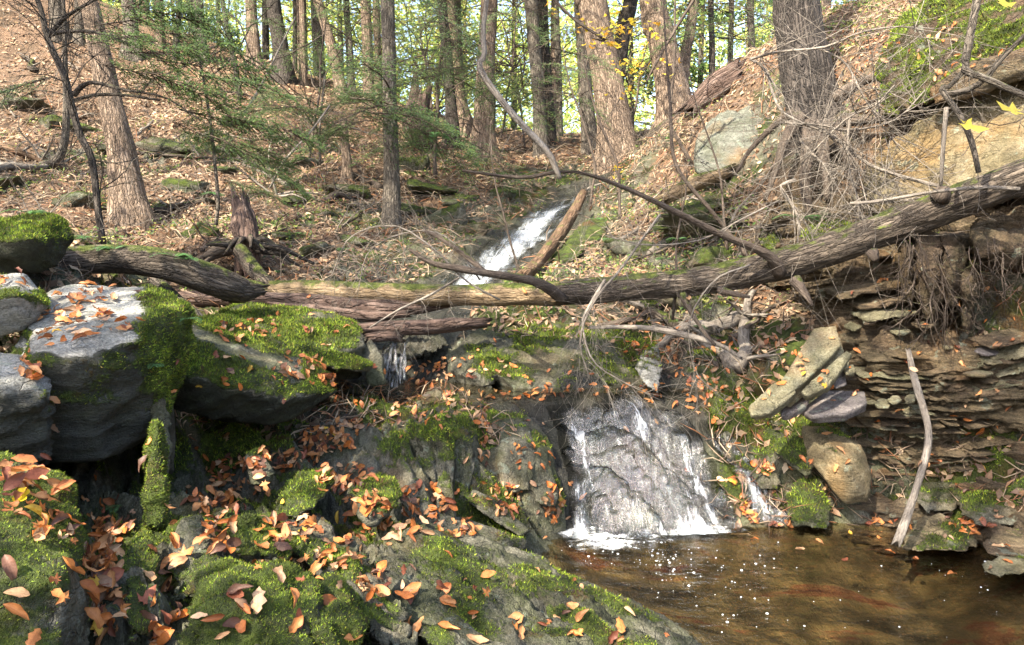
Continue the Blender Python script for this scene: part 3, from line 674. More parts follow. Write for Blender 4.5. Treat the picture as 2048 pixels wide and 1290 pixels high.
stone('dark_crag', 'narrow olive crag rising left of the dark pointed crag', [
    PP([(245,1150,2.05),(262,1090,2.2),(290,1075,2.22),(322,1110,2.15),(325,1190,2.0),(300,1290,1.85),(250,1290,1.8),(290,1100,2.5)])], 'schist', .014, .025, 6, (.9, .1, .2), 14, .012, .5, smooth=1)
def mR(V, N, m): return m*.75-.02+fbm(V*2.4, 3, 5)*.55
stone('long_ledge', 'long dark green ledge running down to the lower edge beside the pool', [
    PP([(740,1085,3.0),(850,1050,3.35),(960,1085,3.5),(1050,1118,3.95),(1140,1150,3.8),(1230,1215,3.45),(1400,1300,3.05),(1380,1330,2.85),(1100,1330,2.4),(900,1330,2.15),(760,1200,2.5),(1400,1420,3.2),(1000,1400,2.3),(1050,1140,4.1)])],
    'schist', .017, .06, 3.4, (.55, .83, .25), 8, .05, .33, mR, algae=lambda V, N: fbm(V*2, 3, 8)*.9+.30)
stone('long_ledge', 'narrow mossy ledge between the leaf filled cracks at lower centre', [
    PP([(560,1040,2.9),(620,1035,3.0),(720,1090,2.8),(800,1180,2.5),(855,1330,2.1),(790,1330,2.0),(700,1200,2.25),(610,1110,2.5),(560,1080,2.6)])],
    'schist', .016, .04, 4, (.55, .83, .25), 9, .04, .45, mR, algae=lambda V, N: fbm(V*2, 3, 8)*.9+.2)
stone('half_buried_stone', 'fist sized brown stone set in the long dark ledge', [PP([(1018,1172,2.93),(1030,1160,2.95),(1036,1178,2.92),(1030,1190,2.88),(1015,1188,2.88),(1030,1170,3.1)])], 'tan', .008, .006, 10, moss=0)

# rocks beside and above the waterfall
stone('angular_outcrop', 'angular grey green outcrop with sharp ridges behind the stream shelf', [
    PP([(888,705,5.9),(955,655,6.2),(1012,668,6.15),(1060,700,5.95),(985,745,5.55),(975,778,5.5),(905,735,5.7),(900,770,5.9),(1000,690,6.8)]),
    PP([(980,740,5.6),(1060,690,5.95),(1150,700,5.9),(1240,742,5.75),(1150,782,5.5),(1040,778,5.45),(1100,720,6.6),(1000,790,5.8)])], 'schist', .022, .035, 3.4, (.5, .3, .7), 10, .03, .22, smooth=1)
stone('angular_outcrop', 'green streaked outcrop under the middle of the fallen log', [
    PP([(1000,668,6.2),(1080,640,6.5),(1200,632,6.5),(1300,650,6.3),(1340,720,5.9),(1310,775,5.6),(1210,770,5.6),(1140,700,5.85),(1050,690,6.0),(1200,650,7.2),(1250,790,6.2)])], 'schist', .024, .045, 3, (.5, .3, .7), 8, .03, .38)
stone('wet_step', 'black wet columnar step beside the small cascade', [
    PP([(795,668,6.1),(850,660,6.25),(885,668,6.2),(898,690,6.05),(860,710,5.85),(808,725,5.8),(792,700,5.9),(860,670,6.8)])], 'schist', .018, .03, 5, (.97, .1, .1), 16, .03, -.1, wet=1, smooth=1)
stone('pale_stone', 'upright stone with a pale lichen face among twigs right of centre', [
    PP([(1268,735,5.45),(1290,700,5.5),(1318,690,5.55),(1325,730,5.45),(1318,790,5.3),(1285,770,5.35),(1310,700,5.9)])], 'pale', .016, .02, 5, moss=.12)
stone('mossy_slab', 'sloping mossy slab over a black hollow by the upper waterfall', [
    PP([(1070,560,7.6),(1110,520,7.9),(1170,440,8.7),(1215,440,8.6),(1212,470,8.3),(1150,520,7.7),(1100,562,7.3),(1200,470,9.2),(1100,540,8.3)])], 'schist', .03, .03, 3, moss=.62)
stone('mossy_slab', 'dark lipped mossy slab on the slope above the log at right of centre', [
    PP([(1275,470,7.4),(1330,425,7.7),(1450,385,7.6),(1465,405,7.4),(1400,440,7.2),(1300,478,7.1),(1400,400,8.2)])], 'schist', .03, .03, 3, moss=.35)
stone('mossy_boulder', 'green boulder just above the fallen log below the roots', [
    PP([(1610,445,6.1),(1650,405,6.2),(1715,400,6.1),(1735,430,5.9),(1700,480,5.6),(1630,500,5.7),(1600,480,5.9),(1700,420,6.7)])], 'schist', .024, .04, 3, moss=.62)
stone('mossy_boulder', 'mossy boulder at the foot of the big tree roots', [
    PP([(1510,470,6.6),(1545,410,6.8),(1600,395,6.8),(1620,440,6.5),(1590,500,6.2),(1530,510,6.3),(1590,420,7.3)])], 'schist', .026, .05, 3, moss=.55)
stone('pale_crag', 'pale grey green cliff face with rusty stains left of the big tree', [
    PP([(1392,275,8.4),(1430,235,8.5),(1505,212,8.5),(1530,245,8.2),(1505,320,7.8),(1440,348,7.7),(1395,345,7.9),(1480,200,9.6),(1380,330,9.6)])], 'crag', .03, .08, 2.0, (.9, .2, .2), 5, .03, -.1)
def mT(V, N, m): return m-.2
stone('tan_stone', 'smooth tan and green rock bulging beside the pool', [
    PP([(1600,850,5.05),(1660,855,4.95),(1722,890,4.8),(1745,960,4.7),(1742,1005,4.62),(1690,1010,4.62),(1650,960,4.62),(1610,910,4.85),(1700,940,4.50),(1670,900,4.66),(1715,985,4.52),(1720,900,4.72),(1640,880,4.8),(1700,900,5.4)])], 'tan', .02, .025, 3, (.6, .3, .7), 5, .012, .22, mT)
stone('tan_stone', 'long olive rock tongue above the smooth tan rock', [
    PP([(1515,845,5.3),(1545,820,5.35),(1620,835,5.2),(1700,880,5.0),(1660,900,4.85),(1610,955,4.8),(1540,900,5.0),(1600,850,5.8)])], 'schist', .022, .03, 3, (.5, .3, .8), 8, .02, .40)
stone('dark_crag', 'squat dark green rock at the waterline below the tan rock', [
    PP([(1572,985,4.85),(1600,955,4.9),(1645,960,4.85),(1662,1010,4.72),(1655,1062,4.6),(1590,1055,4.6),(1568,1030,4.68),(1650,1000,5.2)])], 'schist', .018, .03, 4, (.9, .2, .2), 9, .012, .25)
stone('dark_crag', 'dark mossy shoulder at the right edge of the waterfall', [
    PP([(1440,865,5.2),(1480,835,5.3),(1540,860,5.2),(1570,920,5.0),(1560,985,4.85),(1500,975,4.9),(1455,930,5.05),(1530,880,5.8)])], 'schist', .02, .05, 4, (.5, .3, .7), 9, .02, .25, wet=.4)
stone('round_ledge', 'rounded olive rock shelf right of the stream shelf', [
    PP([(1345,795,5.55),(1400,770,5.7),(1480,790,5.6),(1520,835,5.4),(1505,860,5.25),(1420,840,5.25),(1360,825,5.35),(1450,800,6.2)])], 'schist', .02, .03, 4, (.4, .3, .8), 12, .015, .4)
stone('shore_stone', 'pale wet stone at the waterline beside the leaning stick', [
    PP([(1800,1075,4.42),(1840,1035,4.5),(1880,1025,4.5),(1950,1060,4.35),(1960,1100,4.22),(1880,1110,4.2),(1800,1098,4.3),(1880,1040,4.8)])], 'tan', .016, .025, 5, (.3, .3, .8), 10, .012, .0, wet=.15)
stone('shore_stone', 'flat grey stone half in the water at the right edge', [
    PP([(1962,1130,4.0),(2000,1112,4.05),(2100,1110,4.0),(2110,1140,3.85),(2000,1155,3.85),(1965,1145,3.9),(2050,1115,4.4)])], 'shaleslab', .014, .015, 6, moss=.05)
stone('shore_stone', 'dark stone with warm patches behind the flat grey stone', [
    PP([(1968,1075,4.2),(2010,1060,4.25),(2100,1070,4.15),(2110,1115,4.0),(1990,1118,4.02),(1965,1100,4.1),(2050,1075,4.6)])], 'shale', .016, .025, 5, moss=.15)
stone('shore_stone', 'layered grey blocks stacked above the waterline behind the stick', [
    PP([(1835,965,4.75),(1900,955,4.75),(1920,985,4.65),(1910,1030,4.52),(1850,1030,4.55),(1830,1000,4.65),(1900,970,5.1)]),
    PP([(1915,990,4.6),(2000,985,4.5),(2060,1000,4.4),(2050,1050,4.25),(1960,1055,4.3),(1915,1030,4.45),(2000,990,4.9)])], 'schist', .018, .03, 5, (.1, .2, .95), 14, .025, .1)

# sandstone outcrop at the right, above the log
stone('sandstone_outcrop', 'warm tan sandstone face under the roots at upper right', [
    PP([(1722,372,5.75),(1745,318,5.7),(1830,275,5.6),(1880,200,5.6),(1960,180,5.4),(2080,120,5.1),(2140,120,5.0),(2150,330,4.75),(2050,372,4.85),(1930,400,5.05),(1850,425,5.2),(1760,440,5.4),(1735,415,5.55),(2100,200,6.4),(1800,400,6.4),(1900,230,6.4)]),
    PP([(1900,300,5.2),(2060,190,4.95),(2140,180,4.9),(2150,350,4.6),(2000,380,4.8),(1890,400,5.05),(2000,300,5.8)])], 'tan', .026, .06, 1.8, (-.2, .4, .85), 4, .03, .06, lambda V, N, m: m-.1)

stone('mossy_overhang', 'dark mossy overhang of soil and rock at the top right corner', [
    PP([(1745,150,5.9),(1800,70,5.9),(1880,-20,5.7),(2000,-70,5.4),(2140,-90,5.2),(2150,120,4.9),(2080,100,4.95),(1990,110,5.1),(1900,165,5.35),(1830,215,5.5),(1770,240,5.7),(1800,60,6.8),(2100,-100,6.4)])],
    'soil', .028, .10, 2.0, (-.2, .3, .9), 8, .05, .50, lambda V, N, m: m+.22, swell=.03)
stone('mossy_overhang', 'dark ledge of rock in the shadow below the mossy overhang', [
    PP([(1850,185,5.3),(1930,130,5.15),(2040,95,4.95),(2150,90,4.8),(2150,135,4.8),(2040,140,4.9),(1950,180,5.05),(1870,215,5.25),(1950,120,6.0),(2100,80,5.9)])],
    'shale', .022, .05, 3, (-.3, .3, .9), 14, .03, .05)

stone('root_soil_and_shade', 'dark soil mass standing in for the shaded hollow behind the roots of the big tree', [
    PP([(1552,330,6.9),(1600,262,6.9),(1660,235,6.85),(1740,210,6.7),(1830,215,6.4),(1850,250,6.2),(1780,300,6.25),(1735,370,6.2),(1705,425,6.2),(1600,420,6.5),(1545,400,6.7),(1640,300,6.45),(1700,250,7.6),(1600,400,7.6)])],
    'soil', .03, .10, 2.2, moss=.12)  # dark mass put in as the black shade of the hollow between the roots
for k, (x, y, w, h, d) in enumerate([(1820,540,28,70,4.95),(1860,560,30,90,4.9),(1905,545,26,75,4.85),(1935,600,18,70,4.85),(2000,500,60,40,4.7)]):
    stone('root_soil_and_shade', ['leftmost dark clod of root soil hanging below the fallen log', 'longest dark clod of root soil hanging below the fallen log', 'dark clod of root soil hanging right of the longest clod', 'small low clod of root soil beside the dark recess', 'broad dark lump of soil under the right end of the log'][k],
        [PP([(x-w, y-h, d), (x+w, y-h, d), (x+w*.8, y+h*.3, d-.03), (x, y+h, d), (x-w*.7, y+h*.4, d-.03), (x, y, d-.1), (x-w, y-h, d+.35), (x+w, y-h, d+.35), (x, y+h*.8, d+.3)])], 'soil', .016, .06, 5, moss=.0, cat='soil clod')

# the undercut shale bank: a lofted face, bedded in thin plates
def loft(cols, rows, D, nu, nv):
    G = np.array([[P(c, r, D[j][i]) for i, c in enumerate(cols)] for j, r in enumerate(rows)])
    G = np.stack([smooth_path(G[j], nu) for j in range(len(rows))]); G = np.stack([smooth_path(G[:, i], nv) for i in range(nu)], 1)
    return G
cols = [1500, 1580, 1660, 1750, 1850, 1950, 2050, 2170, 2300]
rows = [400, 470, 540, 610, 670, 730, 800, 870, 930, 1000, 1070, 1150]
D = [[7.0,6.4,6.1,5.8,5.5,5.2,4.9,4.6,4.4],
     [7.0,6.1,5.8,5.5,5.2,4.9,4.7,4.5,4.3],
     [6.9,5.9,5.45,5.3,5.2,5.2,5.0,4.7,4.3],
     [6.8,6.0,5.5,5.3,5.2,5.25,5.1,4.7,4.3],
     [6.6,5.9,5.4,5.15,5.0,5.0,4.95,4.6,4.2],
     [6.4,5.8,5.3,5.0,4.8,4.7,4.65,4.5,4.1],
     [6.2,5.6,5.15,4.95,4.8,4.65,4.5,4.4,4.0],
     [6.2,5.6,5.15,5.1,5.0,4.85,4.6,4.4,4.0],
     [6.2,5.6,5.1,5.1,4.95,4.8,4.5,4.3,3.9],
     [6.2,5.5,5.0,4.8,4.7,4.6,4.4,4.2,3.8],
     [6.2,5.5,4.9,4.7,4.55,4.4,4.2,4.0,3.7],
     [6.4,5.6,4.9,4.6,4.5,4.3,4.1,3.9,3.6]]
nu, nv = 520, 620
G = loft(cols, rows, D, nu, nv); V = G.reshape(-1, 3); F = grid_faces(nv, nu)
N = vnormals(V, F)
if N[:, 1].mean() > 0: N = -N; F = F[:, ::-1]
px_, py_, _ = project(V)
# beds dip gently towards the lower left in the picture, curling up to the right
bed = V[:, 2]-.16*V[:, 0]+.10*V[:, 1]+perlin(V*.9, 91)*.09+.05*np.clip((px_-1850)/200, 0, 2)**2*.5
def plates(b, freq, seed, cell=3.2):
    k = np.floor(b*freq); f = b*freq-k
    h = perlin(np.column_stack([V[:, 0]*cell, V[:, 1]*cell*.6, k*3.71]), seed)
    h2 = perlin(np.column_stack([V[:, 0]*cell*4, V[:, 1]*cell*2, k*5.13]), seed+2)*.35
    return (h+h2), f
a1, f1 = plates(bed, 15, 92); a2, f2 = plates(bed, 38, 95, 5.5); a3, f3 = plates(bed, 85, 97, 9)
soilm = ss(fbm(V*1.4, 3, 98), .1, .35)*(py_ < 760)
rel = a1*.13+a2*.055*(1-soilm*.7)+a3*.02+fbm(V*5, 4, 99)*.02
rel -= soilm*.03
ed = np.minimum(np.minimum((np.arange(nu)/nu), 1-np.arange(nu)/nu)[None, :].repeat(nv, 0), 1).ravel()
rel -= (1-ss(ed, 0, .06))*.5
V = V+N*rel[:, None]+np.column_stack([np.zeros(len(V)), np.zeros(len(V)), (f2-.5)*.01])
N2 = vnormals(V, F)
mo = np.clip(fbm(V*1.8, 3, 101)*.8+.12+(px_ < 1640)*.35, 0, .9)*(py_ > 820)+np.clip(fbm(V*1.8, 3, 103)*.8-.1, 0, .8)*(py_ <= 820)
bank = mk('shale_bank', V, F, M['shale'], attrs={'moss': mo, 'wet': ss(py_, 900, 1060)*.5})
tag(bank, 'undercut bank of thin brown shale layers right of the pool', 'rock bank')
BANK = (V, N2)
ROCKS.append((bank, V, N2, mo, F))

# loose plates
def plate(name, label, pts, thick, mat, group=None, layers=1, seed=0, amp=.006, lean=(0, .2, -1)):
    """a flat stone: outline seen from above/front, pushed back by its thickness, split in thin layers with offset edges"""
    f = PP(pts); c = f.mean(0); n = np.array(lean, float); n /= np.linalg.norm(n)
    hs = []
    for k in range(layers):
        g = c+(f-c)*(1-.09*k*(1 if k % 2 else .4))+n*thick*k+np.array([perlin(np.array([[k*3.3+seed, .5, .2]]))[0]*.05*k, 0, 0])
        hs.append(np.vstack([g, g+n*thick*.93]))
    return stone(name, label, hs, mat, max(.008, thick*.32), amp, 9, tuple(n), 60, .002, 0, cat='stone slab', group=group, smooth=1, seed=seed+50, mossf=lambda V, N, m: m*0)
plate('shale_slab', 'long olive shale slab of stacked layers leaning on the right bank', [(1628,655,4.95),(1672,650,4.9),(1682,690,4.75),(1612,760,4.62),(1560,800,4.55),(1545,790,4.6),(1578,740,4.8)], .045, 'shaleslab', layers=3, seed=1, lean=(.35, .55, -.6))
plate('shale_slab', 'lower end of the olive slab pile pointing at the stream shelf', [(1545,765,4.72),(1585,755,4.68),(1592,785,4.58),(1540,825,4.5),(1500,832,4.52),(1495,815,4.6)], .04, 'shaleslab', layers=2, seed=2, lean=(.35, .55, -.6))
plate('shale_slab', 'yellowish slab edge standing beside the long olive slab', [(1690,700,4.75),(1705,705,4.7),(1660,770,4.55),(1612,792,4.5),(1600,782,4.52),(1640,745,4.62)], .05, 'shaleslab', layers=2, seed=3, lean=(.35, .55, -.6))
plate('shale_slab', 'broad pinkish brown slab lying flat at the foot of the bank', [(1600,820,4.75),(1655,778,4.95),(1730,782,4.85),(1735,805,4.7),(1690,825,4.6),(1625,832,4.6)], .035, 'darkslab', layers=2, seed=4, lean=(.05, .25, -.95))
plate('shale_slab', 'small dark slab tucked under the end of the olive slabs', [(1560,815,4.75),(1600,785,4.85),(1622,785,4.8),(1615,808,4.68),(1580,825,4.62),(1562,828,4.65)], .03, 'darkslab', layers=2, seed=5, lean=(.1, .25, -.95))
plate('shale_slab', 'rusty square slab behind the broad pinkish slab', [(1660,750,5.0),(1690,740,5.0),(1695,770,4.9),(1672,778,4.85)], .03, 'darkslab', seed=6, lean=(0, .9, -.3))
k = 0
for (px, py, w, h, d, mt) in [(1700,738,26,22,4.95,'shaleslab'),(1765,805,34,20,4.75,'shaleslab'),(1790,798,30,20,4.72,'shaleslab'),(1822,795,28,16,4.7,'shaleslab'),(1708,650,40,18,5.2,'shaleslab'),
        (1690,545,34,14,5.45,'shaleslab'),(1720,553,30,12,5.4,'shaleslab'),(1765,530,44,18,5.3,'shaleslab'),(1760,505,60,20,5.3,'shale'),(1690,720,20,34,4.98,'shaleslab'),(1800,660,50,14,5.0,'shaleslab'),
        (1850,645,60,16,4.95,'shale'),(1980,700,70,20,4.7,'darkslab'),(1900,690,30,12,4.85,'shaleslab'),(1740,640,36,14,5.1,'shale'),(1955,745,70,12,4.6,'shaleslab'),(2020,715,40,18,4.65,'darkslab')]:
    k += 1; r = random.Random(k); n = 6
    pts = [(px+w*.5*math.cos(a+r.uniform(-.3, .3))*r.uniform(.8, 1.1), py+h*.5*math.sin(a)*r.uniform(.8, 1.1), d-.10*math.sin(a)) for a in [i*2*math.pi/n for i in range(n)]]
    plate('shale_plate', 'loose flat shale plate on the undercut bank', pts, .022, mt, group='loose shale plates on the bank', seed=10+k, lean=(.1, .35, -.93))
# long protruding beds in the bank, like broken boards
bd = random.Random(17); BED = [(1680,592,1850,552,.045,5.15,5.0),(1720,615,1870,585,.035,5.1,4.95),(1735,640,1840,622,.025,5.0,4.95)]
for k in range(74):
    x0 = bd.uniform(1690, 2010); y0 = bd.uniform(690, 990); w_ = bd.uniform(40, 150); d0 = 4.95-(x0-1700)/300*.38-(.0 if y0 < 860 else -.04); sl = -.12-.10*(x0-1850)/150 if x0 > 1850 else .02
    BED.append((x0, y0, x0+w_, y0+sl*w_, bd.uniform(.006, .018), d0, d0-w_*.0011))
for k, (x0, y0, x1, y1, th, d0, d1) in enumerate(BED):
    r = random.Random(k+90); pts = []; m_ = 6
    for i in range(m_): u = i/(m_-1); pts.append((x0+(x1-x0)*u, y0+(y1-y0)*u+r.uniform(-1.5, 1.5), d0+(d1-d0)*u-r.uniform(0, .10)*math.sin(math.pi*(u*.8+.1))+.03))
    f = PP(pts); hs = [np.vstack([f[i:i+2], f[i:i+2]+[0, .25, .04], f[i:i+2]-[0, 0, th*r.uniform(.6, 1.1)], f[i:i+2]+[0, .25, .04-th]]) for i in range(m_-1)]
    stone('shale_bed', 'thin shale bed jutting from the undercut bank', hs, r.choice(['shale', 'shale', 'shaleslab']), max(.0065, th*.4), .008, 12, (0, 0, 1), 70, .003, 0, cat='rock ledge', group='shale beds jutting from the bank', smooth=1, mossf=lambda V, N, m: m*0)

# scattered hillside stones
rs = random.Random(5)
for k, (px, py, s_) in enumerate([(320,300,.35),(600,330,.25),(860,380,.3),(900,400,.3),(830,340,.35),(1010,350,.3),(1050,350,.25),(690,480,.25),(620,500,.2),(880,440,.3),(820,420,.35),
        (1230,440,.3),(1290,560,.3),(1380,600,.3),(1440,640,.25),(1340,520,.3),(560,470,.2),(400,470,.2),(170,400,.3),(30,370,.3),(460,300,.3),(700,380,.3),(960,460,.3),(1000,390,.25),(1400,470,.35),(1250,500,.25),
        (1530,560,.2),(1480,700,.22),(1420,720,.2),(120,250,.4),(220,300,.3),(330,420,.25),(370,380,.3),(520,330,.3),(440,340,.25),(60,210,.4),(580,400,.3),(640,430,.25),(720,440,.3),(480,250,.3),(1290,610,.25),(1350,560,.3),(1450,520,.3)]):
    p, d = ground_at(px, py); n = 12
    hp = [p+np.array([rs.gauss(0, 1), rs.gauss(0, 1), rs.gauss(0, .55)])*s_*.6*np.array([1.2, 1, .8]) for _ in range(n)]
    stone('hillside_stone', 'mossy stone bedded in the leafy slope', [np.array(hp)], 'schist', .035, .03, 4, moss=.45, group='mossy stones on the slopes')
print('rocks', len(ROCKS))

# ------------------------------------------------------------------ water
def at_px(px, py):
    p, d = ground_at(px, py); return p
xs = np.linspace(.0, 4.2, 200); ys = np.linspace(.2, 5.0, 220); GX, GY = np.meshgrid(xs, ys)
h_ = Hq(GX, GY); cellok = (h_ < .25)[:-1, :-1].ravel()
V = np.stack([GX, GY, np.zeros_like(GX)], -1).reshape(-1, 3)
V[:, 2] += fbm(V*np.array([2.2, 4.5, 1]), 3, 111)*.004; fr_ = np.hypot(V[:, 0]-.66, V[:, 1]-4.45); V[:, 2] += np.sin(fr_*34+perlin(V*1.5, 5)*3)*.0035*np.exp(-fr_*1.1)
tag(mk('pool_water', V, grid_faces(220, 200)[cellok], M['pool']), 'shallow clear brown plunge pool', None, None, 'structure')
xs = np.linspace(-1.6, 2.0, 160); ys = np.linspace(4.9, 6.4, 90); GX, GY = np.meshgrid(xs, ys); h_ = Hq(GX, GY)
ok = ((h_ > .62)&(h_ < .80))[:-1, :-1].ravel()
V = np.stack([GX, GY, np.full_like(GX, .735)], -1).reshape(-1, 3)
if ok.any(): tag(mk('stream_water', V, grid_faces(90, 160)[ok], M['pool']), 'thin stream water on the rock shelf above the fall', None, None, 'structure')

def sheet(name, label, left, right, mat, nu=90, nv=160, off=.02, foamf=None, bulge=.012, parent=None, cat='waterfall'):
    L = np.array([at_px(*q) for q in left]); R = np.array([at_px(*q) for q in right])
    L = smooth_path(L, nv); R = smooth_path(R, nv); u = np.linspace(0, 1, nu)
    X = L[:, None]*(1-u)[None, :, None]+R[:, None]*u[None, :, None]
    X[..., 2] = Hq(X[..., 0], X[..., 1])
    ln = np.concatenate([[0], np.cumsum(np.linalg.norm(np.diff(X[:, nu//2], axis=0), axis=1))])
    w = np.linalg.norm(L-R, axis=1).mean()
    tc = np.stack([np.repeat(u[None]*w, nv, 0), np.zeros((nv, nu)), np.repeat(ln[:, None], nu, 1)], -1).reshape(-1, 3)
    V = X.reshape(-1, 3); F = grid_faces(nv, nu); N = vnormals(V, F); s = np.sign(N[:, 2].mean()); N *= s
    if s < 0: F = F[:, ::-1]
    e = np.minimum(u, 1-u)[None].repeat(nv, 0).ravel()
    V = V+N*(off*ss(e, 0, .06)-.02*(1-ss(e, 0, .05))+perlin(tc*np.array([22, 1, 4]), 121)*bulge+perlin(tc*np.array([60, 1, 14]), 123)*bulge*.4)[:, None]
    if name == 'waterfall' and mat == 'fall': V[:, 2] = np.maximum(V[:, 2], .004)
    foam = np.full(len(V), .5) if foamf is None else foamf(np.tile(u, nv), np.repeat(np.linspace(0, 1, nv), nu), tc)
    o = mk(name, V, F, M[mat], parent, attrs={'tc': tc, 'foam': foam, 'edge': ss(e+perlin(tc*np.array([8, 1, 5]), 129)*.16, .0, .20)*ss(np.repeat(np.linspace(0, 1, nv), nu)+perlin(tc*np.array([11, 1, 3]), 131)*.10, .0, .16)})
    if parent is None: tag(o, label, cat)
    return o
def foam1(u, v, tc):
    f = .36+.30*np.exp(-((u-.10-.05*np.sin(v*4))/.07)**2)*ss(v, .05, .2)+.24*np.exp(-((u-.55-.18*v)/.06)**2)*(v > .1)+.18*np.exp(-((u-.82)/.05)**2)
    return f+.30*ss(v, .80, 1.0)*(1-.5*ss(u, .5, 1))+perlin(tc*np.array([9, 1, 2]), 125)*.3
fall = sheet('waterfall', 'low waterfall sheeting over dark rock into the pool', [(1085,815),(1100,850),(1112,905),(1128,965),(1130,1030),(1134,1088)], [(1345,816),(1390,856),(1425,905),(1450,960),(1475,1015),(1515,1080)], 'fall', foamf=foam1, off=.03, bulge=.022)
sheet('waterfall', 'thin side trickle sliding over rock right of the low waterfall', [(1392,850),(1440,920),(1478,985),(1512,1050)], [(1440,850),(1500,920),(1545,985),(1580,1050)], 'fall', nu=50, nv=100, off=.02, bulge=.012, foamf=lambda u, v, tc: .36+.25*np.exp(-((u-.4)/.2)**2)+perlin(tc*np.array([9, 1, 2]), 133)*.3)
def foam2(u, v, tc):
    return .30+.48*np.exp(-((u-.60+.08*np.sin(v*5))/.30)**2)+perlin(tc*np.array([6, 1, 1.5]), 127)*.3+.25*ss(v, .85, 1)
sheet('waterfall', 'upper slanting waterfall sliding down smooth grey rock', [(1090,398),(1030,440),(970,490),(915,540),(875,572)], [(1172,388),(1135,440),(1085,490),(1020,540),(975,575)], 'chute', foamf=foam2, off=.03)
acc = Acc()
# small cascade: several plunging strands between boulder and step
for k in range(46):
    r = random.Random(k); x = r.uniform(766, 812); top = P(x+r.uniform(0, 10), r.uniform(668, 735), 5.70+r.uniform(-.06, .06)); bot = P(x-r.uniform(-6, 18), r.uniform(725, 778), 5.45+r.uniform(-.07, .07)); mid = (top*.6+bot*.4)+[0, -.05, .03]
    tube(acc, [top, mid, bot], np.array([.003, .007, .010])*r.uniform(.4, 1.6), 5, 10, bump=.6, bfreq=30, seed=k)
o = acc.build('waterfall', M['fall']); tag(o, 'narrow splashing cascade behind the mossy boulders', 'waterfall')
for nm, vv in (('foam', .62), ('edge', 1)): o.data.attributes.new(nm, 'FLOAT', 'POINT').data.foreach_set('value', np.full(len(o.data.vertices), vv, np.float32))
# foam where the fall meets the pool
def foam_patch(label, cx, cy, rx, ry, amt, seed):
    c = P(cx, cy, 1)-np.array([0, 0, CAMZ]); t_ = -CAMZ/c[2]; c = np.array([0, 0, CAMZ])+c*t_
    a = np.linspace(0, 2*math.pi, 121)[:-1]; r = np.linspace(0, 1, 40)
    X = c[0]+rx*r[:, None]*np.cos(a)*(1+.25*np.sin(3*a+seed)); Y = c[1]+ry*r[:, None]*np.sin(a)
    V = np.stack([X, Y, np.zeros_like(X)], -1).reshape(-1, 3); rr = np.repeat(r, 120)
    V[:, 2] = .006+(1-rr**2)*.022*(.6+perlin(V*14, seed))+perlin(V*60, seed)*.012*(1-rr)
    foam = .98-rr*.66+fbm(V*np.array([9, 16, 9]), 4, seed)*1.3
    o = mk('foam', V, grid_faces(40, 120, True), M['foam'], attrs={'tc': V[:, [0, 2, 1]]*.5, 'foam': foam*amt, 'edge': 1-ss(rr+perlin(V*9, seed)*.3, .6, .98)})
    return tag(o, label, 'foam')
foam_patch('white foam where the left side of the waterfall meets the pool', 1235, 1078, .46, .24, 1.0, 1)
foam_patch('small patch of white foam at the right foot of the waterfall', 1400, 1060, .24, .12, .95, 2)
# bubbles drifting over the pool
bme = bpy.data.meshes.new('bubble'); bm = bmesh.new(); bmesh.ops.create_uvsphere(bm, u_segments=8, v_segments=5, radius=1); bm.to_mesh(bme); bm.free(); bme.materials.append(M['bubble'])
for p in bme.polygons: p.use_smooth = True
r = random.Random(3)
for k in range(150):
    u = r.random()
    if u < .35: px, py = 1290+r.gauss(0, 70), 1108+r.gauss(0, 12)
    elif u < .6: px, py = 1345+r.gauss(0, 55), 1138+r.gauss(0, 26)
    elif u < .8: px, py = 1480+r.gauss(0, 60), 1180+r.gauss(0, 45)
    else: px, py = r.uniform(1250, 2000), r.uniform(1110, 1280)
    c = P(px, max(py, 1085), 1)-np.array([0, 0, CAMZ]); c = np.array([0, 0, CAMZ])+c*(-CAMZ/c[2])
    if Hq(c[0], c[1]) > -.03: continue
    o = bpy.data.objects.new('bubble', bme); s_ = r.choice([.0015, .002, .002, .003, .004, .006]); o.scale = (s_*1.3, s_*1.3, s_*.7); o.location = (c[0], c[1], .002); link(o)
    tag(o, 'tiny white bubble drifting on the brown pool below the foam', 'bubble', 'bubbles drifting on the pool')

# ------------------------------------------------------------------ fallen logs
def wpx(l): return np.array([P(x, y, d) for x, y, d, r in l]), np.array([r/FPX*d for x, y, d, r in l])
def log(name, label, l, mat, sides=64, n=None, bump=.16, freq=9, seed=0, ragged=.05, ridge=1.0, cat='fallen log', root=None, oval=1):
    p, r = wpx(l); a = Acc(); L = np.linalg.norm(np.diff(p, axis=0), axis=1).sum()
    tube(a, p, r, sides, n or int(L/.018), bump, freq, seed, ragged=ragged, ridge=ridge, oval=oval)
    o = a.build(name, M[mat], root)
    if root is None and label: tag(o, label, cat)
    return o
trunk_log = empty('fallen_log', tuple(P(1400, 600, 5.3)))
tag(trunk_log, 'long fallen log spanning the ravine from the right bank, bark covered then stripped pale', 'fallen log')
main = log('bark_section', '', [(1098,589,5.62,22.9),(1180,583,5.55,23.8),(1290,574,5.5,24.6),(1420,560,5.4,27.3),(1560,528,5.25,29.9),(1700,484,5.05,31.7),(1840,432,4.85,32.6),(1960,385,4.65,33.4),(2070,345,4.5,33.4),(2240,300,4.3,35.2)], 'log_moss', 96, n=460, bump=.13, freq=17, seed=1); child(main, trunk_log)
strip = log('stripped_section', '', [(545,578,6.25,17),(620,580,6.2,20),(760,586,6.1,21),(900,590,5.95,22),(1010,590,5.75,23),(1110,588,5.6,26)], 'log_bare', 56, bump=.12, freq=6, seed=2); child(strip, trunk_log)
